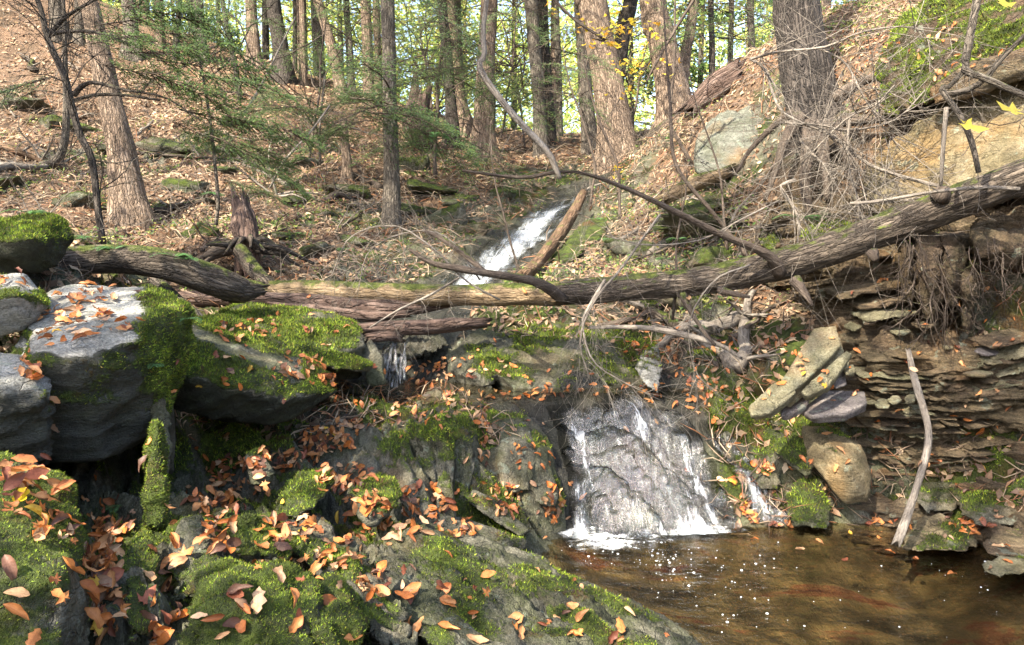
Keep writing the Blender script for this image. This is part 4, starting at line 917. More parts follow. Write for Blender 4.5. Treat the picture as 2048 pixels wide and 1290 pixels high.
for k, l in enumerate([[(1560,545,5.2,16),(1545,518,5.12,11),(1510,497,5.05,8.5),(1440,468,4.95,7),(1350,423,4.85,6),(1255,378,4.75,4.6),(1165,346,4.7,3.6),(1110,345,4.7,4),(1040,355,4.7,3.5),(925,341,4.75,2.5)],
        [(1125,600,5.5,12),(1100,578,5.35,11),(1060,560,5.25,9),(985,548,5.15,7.5),(905,535,5.1,7),(860,525,5.1,5),(818,498,5.1,3)],
        [(972,547,5.15,6),(930,510,5.2,6),(885,478,5.25,5),(850,462,5.3,3)],
        [(1590,560,5.1,14),(1612,590,5.0,7),(1625,612,4.95,3)],
        [(1440,580,5.25,9),(1468,588,5.15,6),(1500,594,5.1,3)],
        [(1365,590,5.35,9),(1380,620,5.25,5),(1405,660,5.2,3.5),(1430,690,5.1,3)],
        [(1745,505,4.9,12),(1752,520,4.85,6)],
        [(1880,395,4.7,20),(1890,375,4.65,12)]]):
    p, r = wpx(l); a = Acc(); tube(a, p, r, 12, None, .12, 14, k+5); o = a.build('branch_stub' if len(l) < 4 else 'dead_branch', M['twig_dark']); child(o, trunk_log)
log('fallen_log', 'curved dark mossy log resting behind the grey-topped boulder', [(60,540,4.55,24),(130,522,4.6,26),(240,518,4.75,27),(340,532,4.85,28),(430,562,5.0,28),(480,580,5.15,24),(520,578,5.25,12)], 'log_moss', 64, seed=3)
log('rotting_log', 'long dark rotting log lying under the stripped log', [(355,602,5.7,15),(480,598,5.8,15),(600,600,5.9,16),(740,615,6.0,16),(860,610,6.05,12),(935,603,6.1,8)], 'log_rot', 40, bump=.3, freq=7, seed=4, ragged=.12)
log('rotting_log', 'reddish rotting log plank beneath the long rotting log', [(560,612,5.7,8),(640,622,5.75,12),(740,632,5.85,11),(800,628,5.9,6)], 'log_rot', 32, bump=.32, freq=8, seed=5, ragged=.12)
log('rotting_log', 'short dark red log lying across the small cascade', [(728,658,5.55,11),(800,655,5.65,13),(890,651,5.75,13),(962,646,5.85,10)], 'log_rot', 40, bump=.28, freq=8, seed=6, ragged=.1)
log('rotting_log', 'short black log end beside the leaning grey slab', [(738,675,5.5,9),(775,672,5.55,10),(795,676,5.6,7)], 'log_rot', 28, bump=.25, freq=9, seed=7, ragged=.05)
log('fallen_limb', 'dark slanting limb propped under the curved mossy log', [(312,560,5.1,11),(345,590,4.95,11),(385,622,4.8,9),(405,640,4.75,7)], 'bark_dark', 16, seed=8, cat='limb')
log('split_log', 'split orange brown log slanting beside the upper waterfall', [(1166,388,9.5,7),(1150,420,9.0,10),(1112,478,8.2,12),(1075,525,7.6,13),(1045,553,7.2,14)], 'log_split', 40, bump=.25, freq=7, seed=9, ragged=.12)
log('rotting_log', 'purple brown rotten log on the mossy crest left of the big tree', [(1385,215,9.6,20),(1430,178,9.5,26),(1468,152,9.4,22)], 'log_rot', 40, bump=.35, freq=5, seed=10, ragged=.2)
log('fallen_log', 'mossy log slanting up the far slope towards the crest', [(1215,335,13,10),(1290,285,12,13),(1370,232,11,15)], 'log_moss', 32, seed=11)
log('fallen_log', 'weathered broken log on the right slope under the pale crag', [(1340,392,7.5,11),(1385,368,7.4,13),(1450,345,7.2,9)], 'log_bare', 32, bump=.3, seed=12, ragged=.15)
log('fallen_log', 'old log stretched across the slope right of the cascade', [(1180,655,5.6,3),(1280,655,5.4,5),(1360,668,5.3,6.5),(1440,690,5.2,5),(1480,715,5.1,3)], 'twig', 12, seed=13)
log('leaning_stick', 'brown barkless stick leaning from the bank into the pool', [(1818,708,4.75,4.5),(1832,770,4.65,6.5),(1848,820,4.55,6),(1857,870,4.45,7),(1846,935,4.35,7),(1822,1010,4.25,7),(1796,1082,4.15,8)], 'twig', 12, bump=.2, freq=14, seed=14, cat='stick')
# upturned root stump at centre left
st = empty('root_stump', tuple(P(495, 500, 7.4))); tag(st, 'dark decayed stump with a tangle of roots on the left slope', 'stump')
a = Acc(); p, r = wpx([(500,540,7.3,30),(497,490,7.4,24),(492,450,7.5,20),(486,415,7.6,12)]); tube(a, p, r, 40, 60, .5, 6, 3, ragged=.25, ridge=1); child(a.build('stump_body', M['log_rot']), st)
for k in range(16):
    r_ = random.Random(k+40); an = r_.uniform(-.4, math.pi+.4); L = r_.uniform(.25, .6); b = P(495, 495, 7.3); e = b+np.array([math.cos(an)*L*1.2, -r_.uniform(.1, .5), math.sin(an)*L*.35-.15])
    a = Acc(); tube(a, [b, (b+e)/2+np.array([0, 0, .08])+np.array([r_.gauss(0, .04) for _ in range(3)]), e], [.04, .028, .01], 8, 12, .3, 12, k); child(a.build('root', M['bark_dark' if k % 2 else 'root']), st)
a = Acc(); p, r = wpx([(480,500,7.0,14),(505,535,6.8,15),(540,572,6.5,14)]); tube(a, p, r, 20, None, .2, 8, 4); child(a.build('root', M['log_moss']), st)
log('stump', 'broken reddish stump on the skyline behind the waterfall', [(838,275,14.2,26),(836,240,14.3,24),(842,205,14.3,16)], 'log_rot', 32, bump=.45, freq=4, seed=15, ragged=.5, cat='stump')


# ------------------------------------------------------------------ fallen leaves
def leaf_shape(rows, width, fold, curl, twist, lobes=0, cols=3, sd=0):
    """pointed leaf along +x, unit length, cupped by fold, rolled by curl, with a wavy margin"""
    u = np.linspace(0, 1, rows); w = width*np.sin(math.pi*u**.8)**.75*.5; w[0] = .012; w[-1] = .004
    if lobes: w = w*(1+.3*np.sin(u*math.pi*lobes*2))
    ang = curl*(u-.4); V = []; LV = []; st = np.linspace(-1, 1, cols)
    x = np.cumsum(np.concatenate([[0], np.cos((ang[1:]+ang[:-1])/2)*(1/(rows-1))])); z = np.cumsum(np.concatenate([[0], np.sin((ang[1:]+ang[:-1])/2)*(1/(rows-1))]))
    for i in range(rows):
        for s_ in st:
            wv = .035*math.sin(i*1.7+sd+s_*1.5)*s_*s_*(1 if w[i] > .02 else 0); fo = fold*(.4+.6*abs(s_))
            V.append((x[i]-.5+.02*math.sin(i*2.3+sd)*abs(s_), s_*w[i]*math.cos(fo), z[i]+abs(s_)*w[i]*math.sin(fo)+s_*w[i]*twist*(u[i]-.5)+wv)); LV.append((u[i], s_, 0))
    V = np.array(V); V[:, 2] -= V[:, 2].min(); return V, grid_faces(rows, cols), np.array(LV)
def maple_shape(curl):
    a = [-90, -60, -38, -20, 8, 30, 52, 62, 90, 118, 128, 150, 172, 200, 218, 240]; rr = [.05, .42, .24, .30, .62, .36, .30, .70, .95, .70, .30, .36, .62, .30, .24, .42]
    V = [(0, 0, 0)]+[(r*.55*math.cos(math.radians(t)), r*.55*math.sin(math.radians(t)), curl*(r*.55)**2*(1+.4*math.sin(t))) for t, r in zip(a, rr)]
    n = len(a); V = np.array(V); V[:, 2] -= V[:, 2].min(); return V, np.array([(0, 1+i, 1+(i+1) % n) for i in range(n)]), np.array([(.5, .3, 0)]+[(.5, .8, 0)]*n)
rl = random.Random(11)
LT = [leaf_shape(9, rl.uniform(.34, .56), rl.uniform(-.2, 1.0), rl.uniform(-1.9, 2.4), rl.uniform(-1.6, 1.6), rl.choice([0, 0, 0, 3, 2]), 5, rl.uniform(0, 6)) for _ in range(20)]
LT2 = [leaf_shape(3, rl.uniform(.4, .55), rl.uniform(.1, .7), rl.uniform(-1.2, 1.8), rl.uniform(-1, 1)) for _ in range(6)]
MT = [maple_shape(c) for c in (.4, .9, -.6)]
PAL = np.array([[.44, .175, .055], [.48, .235, .10], [.31, .11, .04], [.50, .30, .16], [.45, .145, .035], [.20, .065, .035], [.27, .16, .095], [.58, .36, .05], [.54, .36, .22], [.12, .06, .04]])
PALP = np.array([.21, .17, .16, .09, .13, .09, .09, .012, .04, .06])
PNAME = ['copper orange', 'tan orange', 'rust brown', 'pale tan', 'bright orange', 'dark red brown', 'dull brown', 'golden yellow', 'light buff', 'dark brown']
def orient(N, tilt, yaw=None):
    n = len(N); up = N+rng.normal(size=(n, 3))*np.asarray(tilt).reshape(-1, 1); up /= np.linalg.norm(up, axis=1)[:, None]
    d = rng.normal(size=(n, 3)) if yaw is None else yaw+rng.normal(size=(n, 3))*.15
    x = d-up*(d*up).sum(1)[:, None]; x /= np.linalg.norm(x, axis=1)[:, None]+1e-9; y = np.cross(up, x)
    return np.stack([x, y, up], -1)
def scatter(acc, temps, pos, N, size, tilt, cols, yaw=None):
    R = orient(N, tilt, yaw); k = rng.integers(len(temps), size=len(pos)); size = np.broadcast_to(size, (len(pos),))
    for j, tp in enumerate(temps):
        tv, tq = tp[0], tp[1]; ex = {'lv': tp[2]} if len(tp) > 2 and tp[2] is not None else {}
        m = np.where(k == j)[0]
        if not len(m): continue
        V = np.einsum('nij,vj->nvi', R[m], tv)*size[m, None, None]+pos[m, None]
        F = tq[None]+(np.arange(len(m))*len(tv))[:, None, None]
        kw = {'Q': F.reshape(-1, 4)} if tq.shape[1] == 4 else {'T': F.reshape(-1, 3)}
        for kk, vv in ex.items(): kw[kk] = np.tile(vv, (len(m), 1))
        acc.add(V.reshape(-1, 3), col=np.repeat(cols[m], len(tv), 0), **kw)
def leafcols(n, jit=.18):
    c = rng.choice(len(PAL), size=n, p=PALP/PALP.sum()); return PAL[c]*(1+rng.normal(size=(n, 1))*jit).clip(.5, 1.5), c
bpy.context.view_layer.update()
DG = bpy.context.evaluated_depsgraph_get()
def hit(px, py):
    d = P(px, py, 1)-np.array([0, 0, CAMZ]); o = Vector((0, 0, CAMZ)); v = Vector(d).normalized(); 
    for _ in range(6):
        ok, loc, nor, i, ob, mt = S.ray_cast(DG, o, v)
        if not ok: return None
        if ob.name.startswith(('pool_water', 'stream_water', 'foam', 'bubble', 'waterfall')): 
            if ob.name.startswith('pool_water') or (ob.name.startswith('waterfall') and rng.random() < .93): return None
            o = loc+v*.004; continue
        nn = np.array(nor); 
        if nn@d > 0: nn = -nn
        return np.array(loc), nn, ob.name
    return None
CL = [ # cx, cy, rx, ry, count, pile height, where
 (60,1000,70,60,34,.02,'on the leafy corner boulder'),(110,1070,60,40,14,.01,'on the leafy corner boulder'),(30,950,50,30,14,.01,'on the leafy corner boulder'),
 (208,1130,34,70,60,.05,'in the gully right of the corner boulder'),(205,1230,50,60,60,.05,'in the gully right of the corner boulder'),(225,1050,48,40,34,.04,'in the gully right of the corner boulder'),
 (150,625,70,40,34,.02,'on the pale top of the largest boulder'),(215,655,70,22,12,.01,'on the pale top of the largest boulder'),(180,590,90,20,10,.005,'on the pale top of the largest boulder'),(62,735,22,30,16,.02,'wedged beside the ledge at left edge'),(130,670,60,25,12,.01,'on the pale top of the largest boulder'),
 (20,560,30,12,8,.01,'on the small wedge boulder'),
 (600,735,60,22,34,.01,'on the tilted slab boulder'),(480,665,60,20,22,.01,'on the tilted slab boulder'),(650,760,20,10,16,.01,'on the tilted slab boulder'),(480,760,90,30,9,.0,'on the tilted slab boulder'),
 (600,650,110,25,22,.0,'on the mossy boulder under the logs'),
 (690,790,30,30,24,.03,'in the leaf drift beside the slab boulder'),(645,890,50,24,90,.05,'in the orange drift under the slab boulder'),(560,925,80,14,60,.03,'in the orange drift under the slab boulder'),(700,870,30,30,26,.03,'in the orange drift under the slab boulder'),
 (690,960,60,26,60,.03,'between the two mossy humps'),(470,960,60,50,70,.03,'in the gully above the crags'),(430,1010,60,40,40,.03,'in the gully above the crags'),(440,1080,35,40,34,.03,'in the gully above the crags'),
 (580,1060,60,30,36,.03,'along the crack above the narrow ledge'),(730,1020,50,26,46,.03,'along the crack above the long ledge'),(850,1010,60,26,60,.03,'at the foot of the fluted block'),(800,1060,90,20,46,.02,'along the crack above the long ledge'),(930,1060,40,20,16,.01,'at the foot of the fluted block'),
 (965,870,14,70,34,.03,'in the crack beside the fluted block'),(1010,1000,34,36,44,.03,'in the pocket left of the waterfall'),(1105,1010,22,40,34,.03,'in the pocket left of the waterfall'),(1060,910,50,50,14,.01,'in the pocket left of the waterfall'),
 (850,815,90,30,36,.01,'on top of the mossy rock shelf'),(1000,790,150,10,36,.01,'on top of the mossy rock shelf'),(760,820,70,40,24,.01,'on top of the mossy rock shelf'),
 (745,1170,26,60,24,.02,'in the lower crack of the long ledge'),(885,1200,24,34,8,.02,'in the lower crack of the long ledge'),(815,1170,20,40,12,.02,'in the lower crack of the long ledge'),(680,1100,50,40,24,.01,'in the lower crack of the long ledge'),
 (530,1110,60,30,12,.01,'on the moss domes at the bottom'),(640,1130,40,30,14,.01,'on the moss domes at the bottom'),(330,1250,40,50,14,.02,'on the moss domes at the bottom'),(470,1180,60,60,6,0,'on the moss domes at the bottom'),(330,1120,40,60,10,.0,'on the moss domes at the bottom'),
 (1520,1025,38,18,50,.04,'in the pile right of the waterfall foot'),(1560,1050,30,12,16,.02,'in the pile right of the waterfall foot'),(1525,935,24,18,16,.02,'on the shoulder right of the waterfall'),(1450,930,26,40,12,.0,'on the shoulder right of the waterfall'),
 (1730,1062,55,14,44,.03,'along the waterline right of the pool'),(1940,1055,45,14,24,.02,'along the waterline right of the pool'),(1780,1045,50,20,12,.0,'along the waterline right of the pool'),(1880,940,90,20,12,.0,'on the shale bank'),(1850,800,160,120,20,.0,'on the shale bank'),
 (1280,790,50,22,34,.02,'by the rim above the waterfall'),(1400,790,80,30,26,.01,'by the rim above the waterfall'),(1250,840,120,20,10,.0,'by the rim above the waterfall'),
 (950,740,90,24,30,.01,'around the angular outcrop'),(860,750,50,26,40,.02,'around the angular outcrop'),(1300,680,80,40,44,.03,'on the slope under the fallen log'),(1400,720,80,60,60,.02,'on the slope under the fallen log'),(1560,720,60,50,30,.01,'on the slope under the fallen log'),
 (1700,740,80,60,16,.0,'on the shale bank'),(1130,780,130,14,16,0,'around the angular outcrop'),
 (1900,110,120,60,60,.02,'on the root covered crest'),(1720,90,70,50,50,.02,'on the root covered crest'),
]
near = []
for (cx, cy, rx, ry, n, pile, where) in CL:
    for _ in range(int(n*(.8 if cy > 880 and cx < 900 else 1.0))):
        r_ = math.sqrt(rng.random()); an = rng.random()*6.283; h = hit(cx+rx*r_*math.cos(an), cy+ry*r_*math.sin(an))
        if h is None: continue
        p, nn, ob = h
        if nn[2] < .15 and rng.random() < .75: continue
        if p[1] > 10 and cy > 400: continue
        near.append((p+nn*.006+np.array([0, 0, rng.random()*pile]), nn, where, pile))
for _ in range(520):
    px = rng.uniform(0, 2048); py = rng.uniform(560, 1290); h = hit(px, py)
    if h is None or h[1][2] < .35: continue
    w_ = 'on the foreground rocks' if px < 1050 else ('on the rocks around the waterfall' if px < 1600 else 'on the right bank')
    near.append((h[0]+h[1]*.006, h[1], w_, 0))
dist = np.array([project(p)[2] for p, *_ in near]); order = np.argsort(dist)
pos = np.array([near[i][0] for i in order]); nr = np.array([near[i][1] for i in order]); wh = [near[i][2] for i in order]; pl = np.array([near[i][3] for i in order])
n = len(pos); cols_, ci = leafcols(n); size = rng.uniform(.034, .078, n); tilt = .13+pl*4
px_, py_, _ = project(pos)
NI = 296
vis = (px_ > 0)&(px_ < 2048)&(py_ < 1290); idx = np.where(vis)[0][:NI]; single = np.zeros(n, bool); single[idx] = True
for i in idx:
    a = Acc(); T = [LT[int(rng.integers(20))]] if rng.random() > .16 else [MT[int(rng.integers(3))]]
    scatter(a, T, np.zeros((1, 3)), nr[i:i+1], size[i:i+1]*1.05, tilt[i], cols_[i:i+1])
    o = a.build('fallen_leaf', M['leaf']); o.location = pos[i]
    g = PNAME[ci[i]]+' fallen leaves '+wh[i]; tag(o, PNAME[ci[i]]+' fallen leaf lying '+wh[i], 'leaf', g)
a = Acc(); m = ~single
scatter(a, LT+MT, pos[m], nr[m], size[m], tilt[m], cols_[m]); 
tag(a.build('leaf_litter', M['leaf']), 'copper and tan leaves drifted over rocks and banks further back', None, None, 'stuff')
print('near leaves', n)
# bright yellow fallen leaf on the corner boulder
h = hit(42, 1010)
if h:
    a = Acc(); scatter(a, [LT[3]], np.zeros((1, 3)), np.array([h[1]]), .075, .05, np.array([[.85, .62, .03]])); o = a.build('fallen_leaf', M['leaf']); o.location = h[0]+h[1]*.02; tag(o, 'bright lemon yellow leaf on the corner boulder', 'leaf')

for k, (px, py, ci_) in enumerate([(1700,1068,7),(1760,1078,0),(1640,1085,1),(1510,1080,4),(1830,1120,2),(1905,1150,0),(1690,1120,5),(1600,1100,3),(1780,1105,4)]):
    c = P(px, py, 1)-np.array([0, 0, CAMZ]); c = np.array([0, 0, CAMZ])+c*(-CAMZ/c[2]); a = Acc(); scatter(a, [LT[k*2 % 20]], np.zeros((1, 3)), np.array([[0, 0, 1.]]), .06, .06, PAL[ci_:ci_+1])
    o = a.build('floating_leaf', M['leaf']); o.location = (c[0], c[1], .002); tag(o, 'small '+PNAME[ci_]+' leaf floating near the far shore of the pool', 'leaf', PNAME[ci_]+' leaves floating on the pool')
# litter over the slopes: leaves per terrain cell, so the drift thins out with distance
def terrain_samples(n, r0, r1, keep):
    a = rng.uniform(math.log(r0/.7), math.log(r1/.7), n); r = .7*np.exp(a); th = np.radians(rng.uniform(-44, 44, n)); x = r*np.sin(th); y = r*np.cos(th)
    k = keep(x, y) > rng.random(n); x, y = x[k], y[k]
    p = np.column_stack([x, y, Hq(x, y)]); N = Hq(x, y, TNn); N /= np.linalg.norm(N, axis=1)[:, None]; return p, N
def keep_l(x, y): return (1-.62*Hq(x, y, rslope))*np.clip(1.0-.75*Hq(x, y, rockm)-wetq(x, y)*1.2, 0, 1)*np.clip(.5+fbm(np.column_stack([x, y, x*0])*1.3, 3, 141)*1.6, .16, 1)
def wetq(x, y): return Hq(x, y, np.maximum(wet, bedm))
p, N = terrain_samples(150000, 4.6, 20, keep_l)
n = len(p); c, _ = leafcols(n, .3); gr = c.mean(1)[:, None]*np.array([1.08, .94, .68]); c = c*.34+gr*.66; c *= (.80+fbm(p*.8, 3, 143)*.95)[:, None].clip(.3, 1.7)
N = N+np.array([-.1, -.25, 0]); a = Acc(); scatter(a, LT2, p+N*.012, N, rng.uniform(.05, .095, n)*(1+.035*np.maximum(p[:, 1]-8, 0)), .45, c)
tag(a.build('leaf_litter', M['leaf_far']), 'brown leaf litter carpeting both wooded slopes', None, None, 'stuff')
# fallen needles and twiglets
p, N = terrain_samples(20000, 4.6, 16, lambda x, y: np.clip(.9-wetq(x, y), 0, 1))
n = len(p); d = rng.normal(size=(n, 3)); d -= N*(d*N).sum(1)[:, None]; d /= np.linalg.norm(d, axis=1)[:, None]; d += N*rng.uniform(-.1, .45, n)[:, None]
L = rng.uniform(.04, .30, n)*(.5+p[:, 1]*.07); s_ = np.cross(d, N); wd = (.0014+.00035*p[:, 1])*rng.uniform(.6, 1.6, n)
b = p+N*.01; e = b+d*L[:, None]; mid = (b+e)/2+N*(L*.12)[:, None]+s_*(rng.normal(size=n)*L*.15)[:, None]
V = np.stack([b-s_*wd[:, None], b+s_*wd[:, None], b+N*wd[:, None]*1.6, mid-s_*wd[:, None], mid+s_*wd[:, None], mid+N*wd[:, None]*1.6, e], 1).reshape(-1, 3)
k = np.arange(n)[:, None]*7; Q = np.concatenate([k+np.array(q) for q in ([0, 1, 4, 3], [1, 2, 5, 4], [2, 0, 3, 5])]); T = np.concatenate([k+np.array(q) for q in ([3, 4, 6], [4, 5, 6], [5, 3, 6])])
cc = np.array([[.20, .14, .10], [.34, .25, .17], [.10, .07, .05], [.26, .12, .06], [.42, .33, .23]])[rng.integers(5, size=n)]
o = mk('twig_litter', V, [Q, T], M['leaf_far'], attrs={'col': np.repeat(cc, 7, 0)}); tag(o, 'thin dead twigs and needles scattered over the ground', None, None, 'stuff')

# ------------------------------------------------------------------ moss: short blades on the cushions
MC = np.array([[.085, .135, .015], [.15, .20, .02], [.045, .07, .012], [.25, .29, .035], [.13, .10, .03], [.17, .25, .025]])
def blades(name, V, N, m, F, dens, dmax, parent=None, label=None, maxn=90000, lmul=1.0):
    Fs = F if isinstance(F, list) else [F]; P_, N_, M_ = [], [], []
    for f in Fs:
        cen = V[f].mean(1); px, py, d = project(cen); mm = m[f].mean(1); nn = N[f].mean(1)
        view = -(cen-np.array([0, 0, CAMZ])); view /= np.linalg.norm(view, axis=1)[:, None]
        ar = np.linalg.norm(np.cross(V[f[:, 1]]-V[f[:, 0]], V[f[:, 2]]-V[f[:, 0]]), axis=1)*(1 if f.shape[1] == 4 else .5)
        okf = (mm > .48)&(d < dmax)&(d > .3)&(px > -150)&(px < 2200)&(py < 1450)&((nn*view).sum(1) > -.3)
        ex = np.where(okf, ar*dens*(mm-.3)*1.6*np.clip(2.4/d, .2, 1)**1.2, 0); k = rng.poisson(ex)
        i = np.repeat(np.arange(len(f)), k)
        if not len(i): continue
        w = rng.dirichlet([1]*f.shape[1], len(i)); P_.append((V[f[i]]*w[..., None]).sum(1)); N_.append(nn[i]); M_.append(d[i])
    if not P_: return None
    p = np.concatenate(P_); nn = np.concatenate(N_); d = np.concatenate(M_)
    if len(p) > maxn: s = rng.choice(len(p), maxn, False); p, nn, d = p[s], nn[s], d[s]
    n = len(p); g = nn*.75+np.array([0, 0, .35])+rng.normal(size=(n, 3))*.5; g /= np.linalg.norm(g, axis=1)[:, None]
    L = rng.uniform(.005, .014, n)*lmul*np.clip(d/2.4, .8, 2.2); s_ = np.cross(g, rng.normal(size=(n, 3))); s_ /= np.linalg.norm(s_, axis=1)[:, None]
    w = L*.16; b = p-nn*.002; c = MC[rng.choice(6, n, p=[.25, .24, .16, .1, .1, .15])]*(1.1+fbm(p*7, 3, 151)*1.6)[:, None].clip(.3, 2.2)*rng.uniform(.6, 1.4, (n, 1))
    Vv = np.stack([b-s_*w[:, None], b+s_*w[:, None], b+g*L[:, None]], 1).reshape(-1, 3)
    o = mk(name, Vv, np.arange(n*3).reshape(-1, 3), M['mossblade'], parent, attrs={'col': np.repeat(c, 3, 0)})
    if parent is None: tag(o, label, None, None, 'stuff')
    return o
for (o, V, N, m, F) in ROCKS:
    b = blades('moss', V, N, m, F, 50000, 6.5, o, maxn=120000)
    if b: b['kind'] = 'stuff'
rows_ = np.where(RR < 5.6)[0]; nrw = rows_[-1]+1; nc = len(TH)
blades('moss', TV.reshape(-1, 3)[:nrw*nc], TNn.reshape(-1, 3)[:nrw*nc], MOSSG[:nrw*nc], grid_faces(nrw, nc), 42000, 5.5, None, 'short green moss growing over the foreground bedrock', 220000)

# ------------------------------------------------------------------ foliage templates (shared mesh data)
def twigpath(b, d, L, droop, wander, n, r):
    pts = [np.array(b, float)]; d = np.array(d, float); st = L/n
    for _ in range(n):
        d = d+np.array([r.gauss(0, wander), r.gauss(0, wander), r.gauss(0, wander)-droop]); d /= np.linalg.norm(d); pts.append(pts[-1]+d*st)
    return pts, d
def strip_leaf(n, L, w):
    return np.array([(0, 0, 0), (L*.5, -w/2, L*.04), (L, 0, 0), (L*.5, w/2, L*.04)]), np.array([[0, 1, 2, 3]])
HC = np.array([[.10, .18, .07], [.15, .24, .08], [.08, .14, .07], [.21, .29, .09], [.19, .27, .15]])
def bough_mesh(seed, L=1.5, green=True, dens=1.0, lsize=.032, pal=HC):
    """a flat hemlock bough along +x: stem, side twigs and needle sprays"""
    r = random.Random(seed); g = np.random.default_rng(seed); wood = Acc(); a = Acc()
    stem, _ = twigpath((0, 0, 0), (1, 0, .15), L, .045, .06, 9, r)
    wc = np.array([.11, .085, .065]) if green else np.array([.15, .12, .095])
    def tb(p, r0, sides=4):
        t = Acc(); tube(t, p, np.linspace(r0, r0*.25, len(p)), sides, len(p)+2, cap=False); v = np.concatenate(t.V); a.add(v, t.Q[0], col=np.tile(wc*r.uniform(.7, 1.3), (len(v), 1)))
    tb(stem, .012*L/1.5)
    for i in range(1, 10):
        for sd in (-1, 1):
            for q in range(2):
                if r.random() < .15: continue
                b = stem[i]*(.5 if q else 1)+(stem[i-1]*.5 if q else 0); l2 = L*(.5-.035*i)*r.uniform(.6, 1.1)
                tw, _ = twigpath(b, (r.uniform(.5, .9), sd*r.uniform(.6, 1), r.uniform(-.15, .15)), l2, .05 if green else .02, .12 if green else .2, 5, r); tb(tw, .0045, 3)
                for j in range(1, 6):
                    for s2 in (-1, 1):
                        dd = tw[j]-tw[j-1]; dd = dd/np.linalg.norm(dd); sdv = np.array([-dd[1], dd[0], r.uniform(-.3, .3)])*s2
                        l3 = l2*.3*r.uniform(.5, 1.2); e = tw[j]+(dd*.8+sdv*.7)*l3
                        if not green:
                            if r.random() < .75: tb([tw[j], (tw[j]+e)/2+np.array([0, 0, r.gauss(0, .02)]), e], .0022, 3)
                            continue
                        m = int(6*dens); u = g.random(m)[:, None]; p = tw[j]*(1-u)+e*u; n = len(p)
                        N = np.tile([0, 0, 1.], (n, 1)); yaw = np.tile((e-tw[j])/max(l3, 1e-3), (n, 1))+g.normal(size=(n, 3))*.5
                        R = orient(N, .25, yaw); tv, tq = strip_leaf(1, lsize, lsize*.42); V = np.einsum('nij,vj->nvi', R, tv)+p[:, None]
                        c = pal[g.integers(len(pal), size=n)]*r.uniform(.7, 1.3)
                        a.add(V.reshape(-1, 3), (np.arange(n)[:, None]*4+np.arange(4)), col=np.repeat(c, 4, 0))
    o = a.build('bough', M['green']); me = o.data; bpy.data.objects.remove(o); return me
GREEN_B = [bough_mesh(k, 1.7) for k in range(4)]; DEAD_B = [bough_mesh(20+k, 1.3, False) for k in range(4)]
FINE_B = [bough_mesh(50+k, .75, True, 2.0, .016) for k in range(3)]
def cloud_mesh(seed, n, H, R, lsize, pal, clumps=26, cone=True):
    """crown of leaf clumps round the origin (z from 0 up to H), leaves as small folded faces"""
    g = np.random.default_rng(seed); a = Acc(); z = g.random(clumps)**.9*H
    rad = R*(1-.75*z/H) if cone else R*np.sqrt(np.clip(1-((z/H-.5)*1.7)**2, .05, 1))
    an = g.random(clumps)*6.283; rr = rad*np.sqrt(g.random(clumps)); C_ = np.column_stack([rr*np.cos(an), rr*np.sin(an), z])
    for k in range(clumps):
        L = np.linalg.norm(C_[k, :2])+.2; t = Acc(); tube(t, [np.array([0, 0, max(0, C_[k, 2]-.25*L)]), C_[k]*[.5, .5, 1]-[0, 0, .1*L], C_[k]], [.03, .018, .006], 4, 6, cap=False)
        v = np.concatenate(t.V); a.add(v, t.Q[0], col=np.tile([.09, .075, .06], (len(v), 1)))
    k = g.integers(clumps, size=n); s = g.uniform(.28, .62, clumps)*R*.42
    p = C_[k]+g.normal(size=(n, 3))*s[k][:, None]*np.array([1, 1, .42]); N = np.tile([0, 0, 1.], (n, 1))+g.normal(size=(n, 3))*.7; N /= np.linalg.norm(N, axis=1)[:, None]
    tone = g.uniform(.65, 1.35, clumps)[k][:, None]; c = pal[g.integers(len(pal), size=n)]*tone*g.uniform(.8, 1.2, (n, 1))
    scatter(a, [(np.array([(-.5, 0, 0), (0, -.3, .08), (.5, 0, 0), (0, .3, .08)]), np.array([[0, 1, 2, 3]]))], p, N, g.uniform(.7, 1.4, n)*lsize, .1, c)
    o = a.build('crown', M['green']); me = o.data; bpy.data.objects.remove(o); return me
YG = np.array([[.48, .58, .14], [.36, .50, .13], [.58, .60, .16], [.28, .42, .13], [.64, .56, .18]])  # yellow green leaves, colours lightened to stand in for bright background haze
DG_ = np.array([[.05, .10, .035], [.08, .15, .04], [.035, .07, .03], [.12, .19, .05]])
YE = np.array([[.60, .42, .04], [.70, .50, .06], [.48, .40, .06], [.62, .32, .04]])
CR_HIGH = [cloud_mesh(60+k, 3400, 8, 2.6, .12, DG_, 30) for k in range(3)]
CR_YG = [cloud_mesh(70+k, 2600, 7, 2.8, .14, YG, 30, False) for k in range(4)]
CR_DG = [cloud_mesh(80+k, 4200, 8, 2.4, .14, DG_, 30) for k in range(2)]
CR_YE = [cloud_mesh(90+k, 1600, 4, 1.6, .10, YE, 22, False) for k in range(2)]

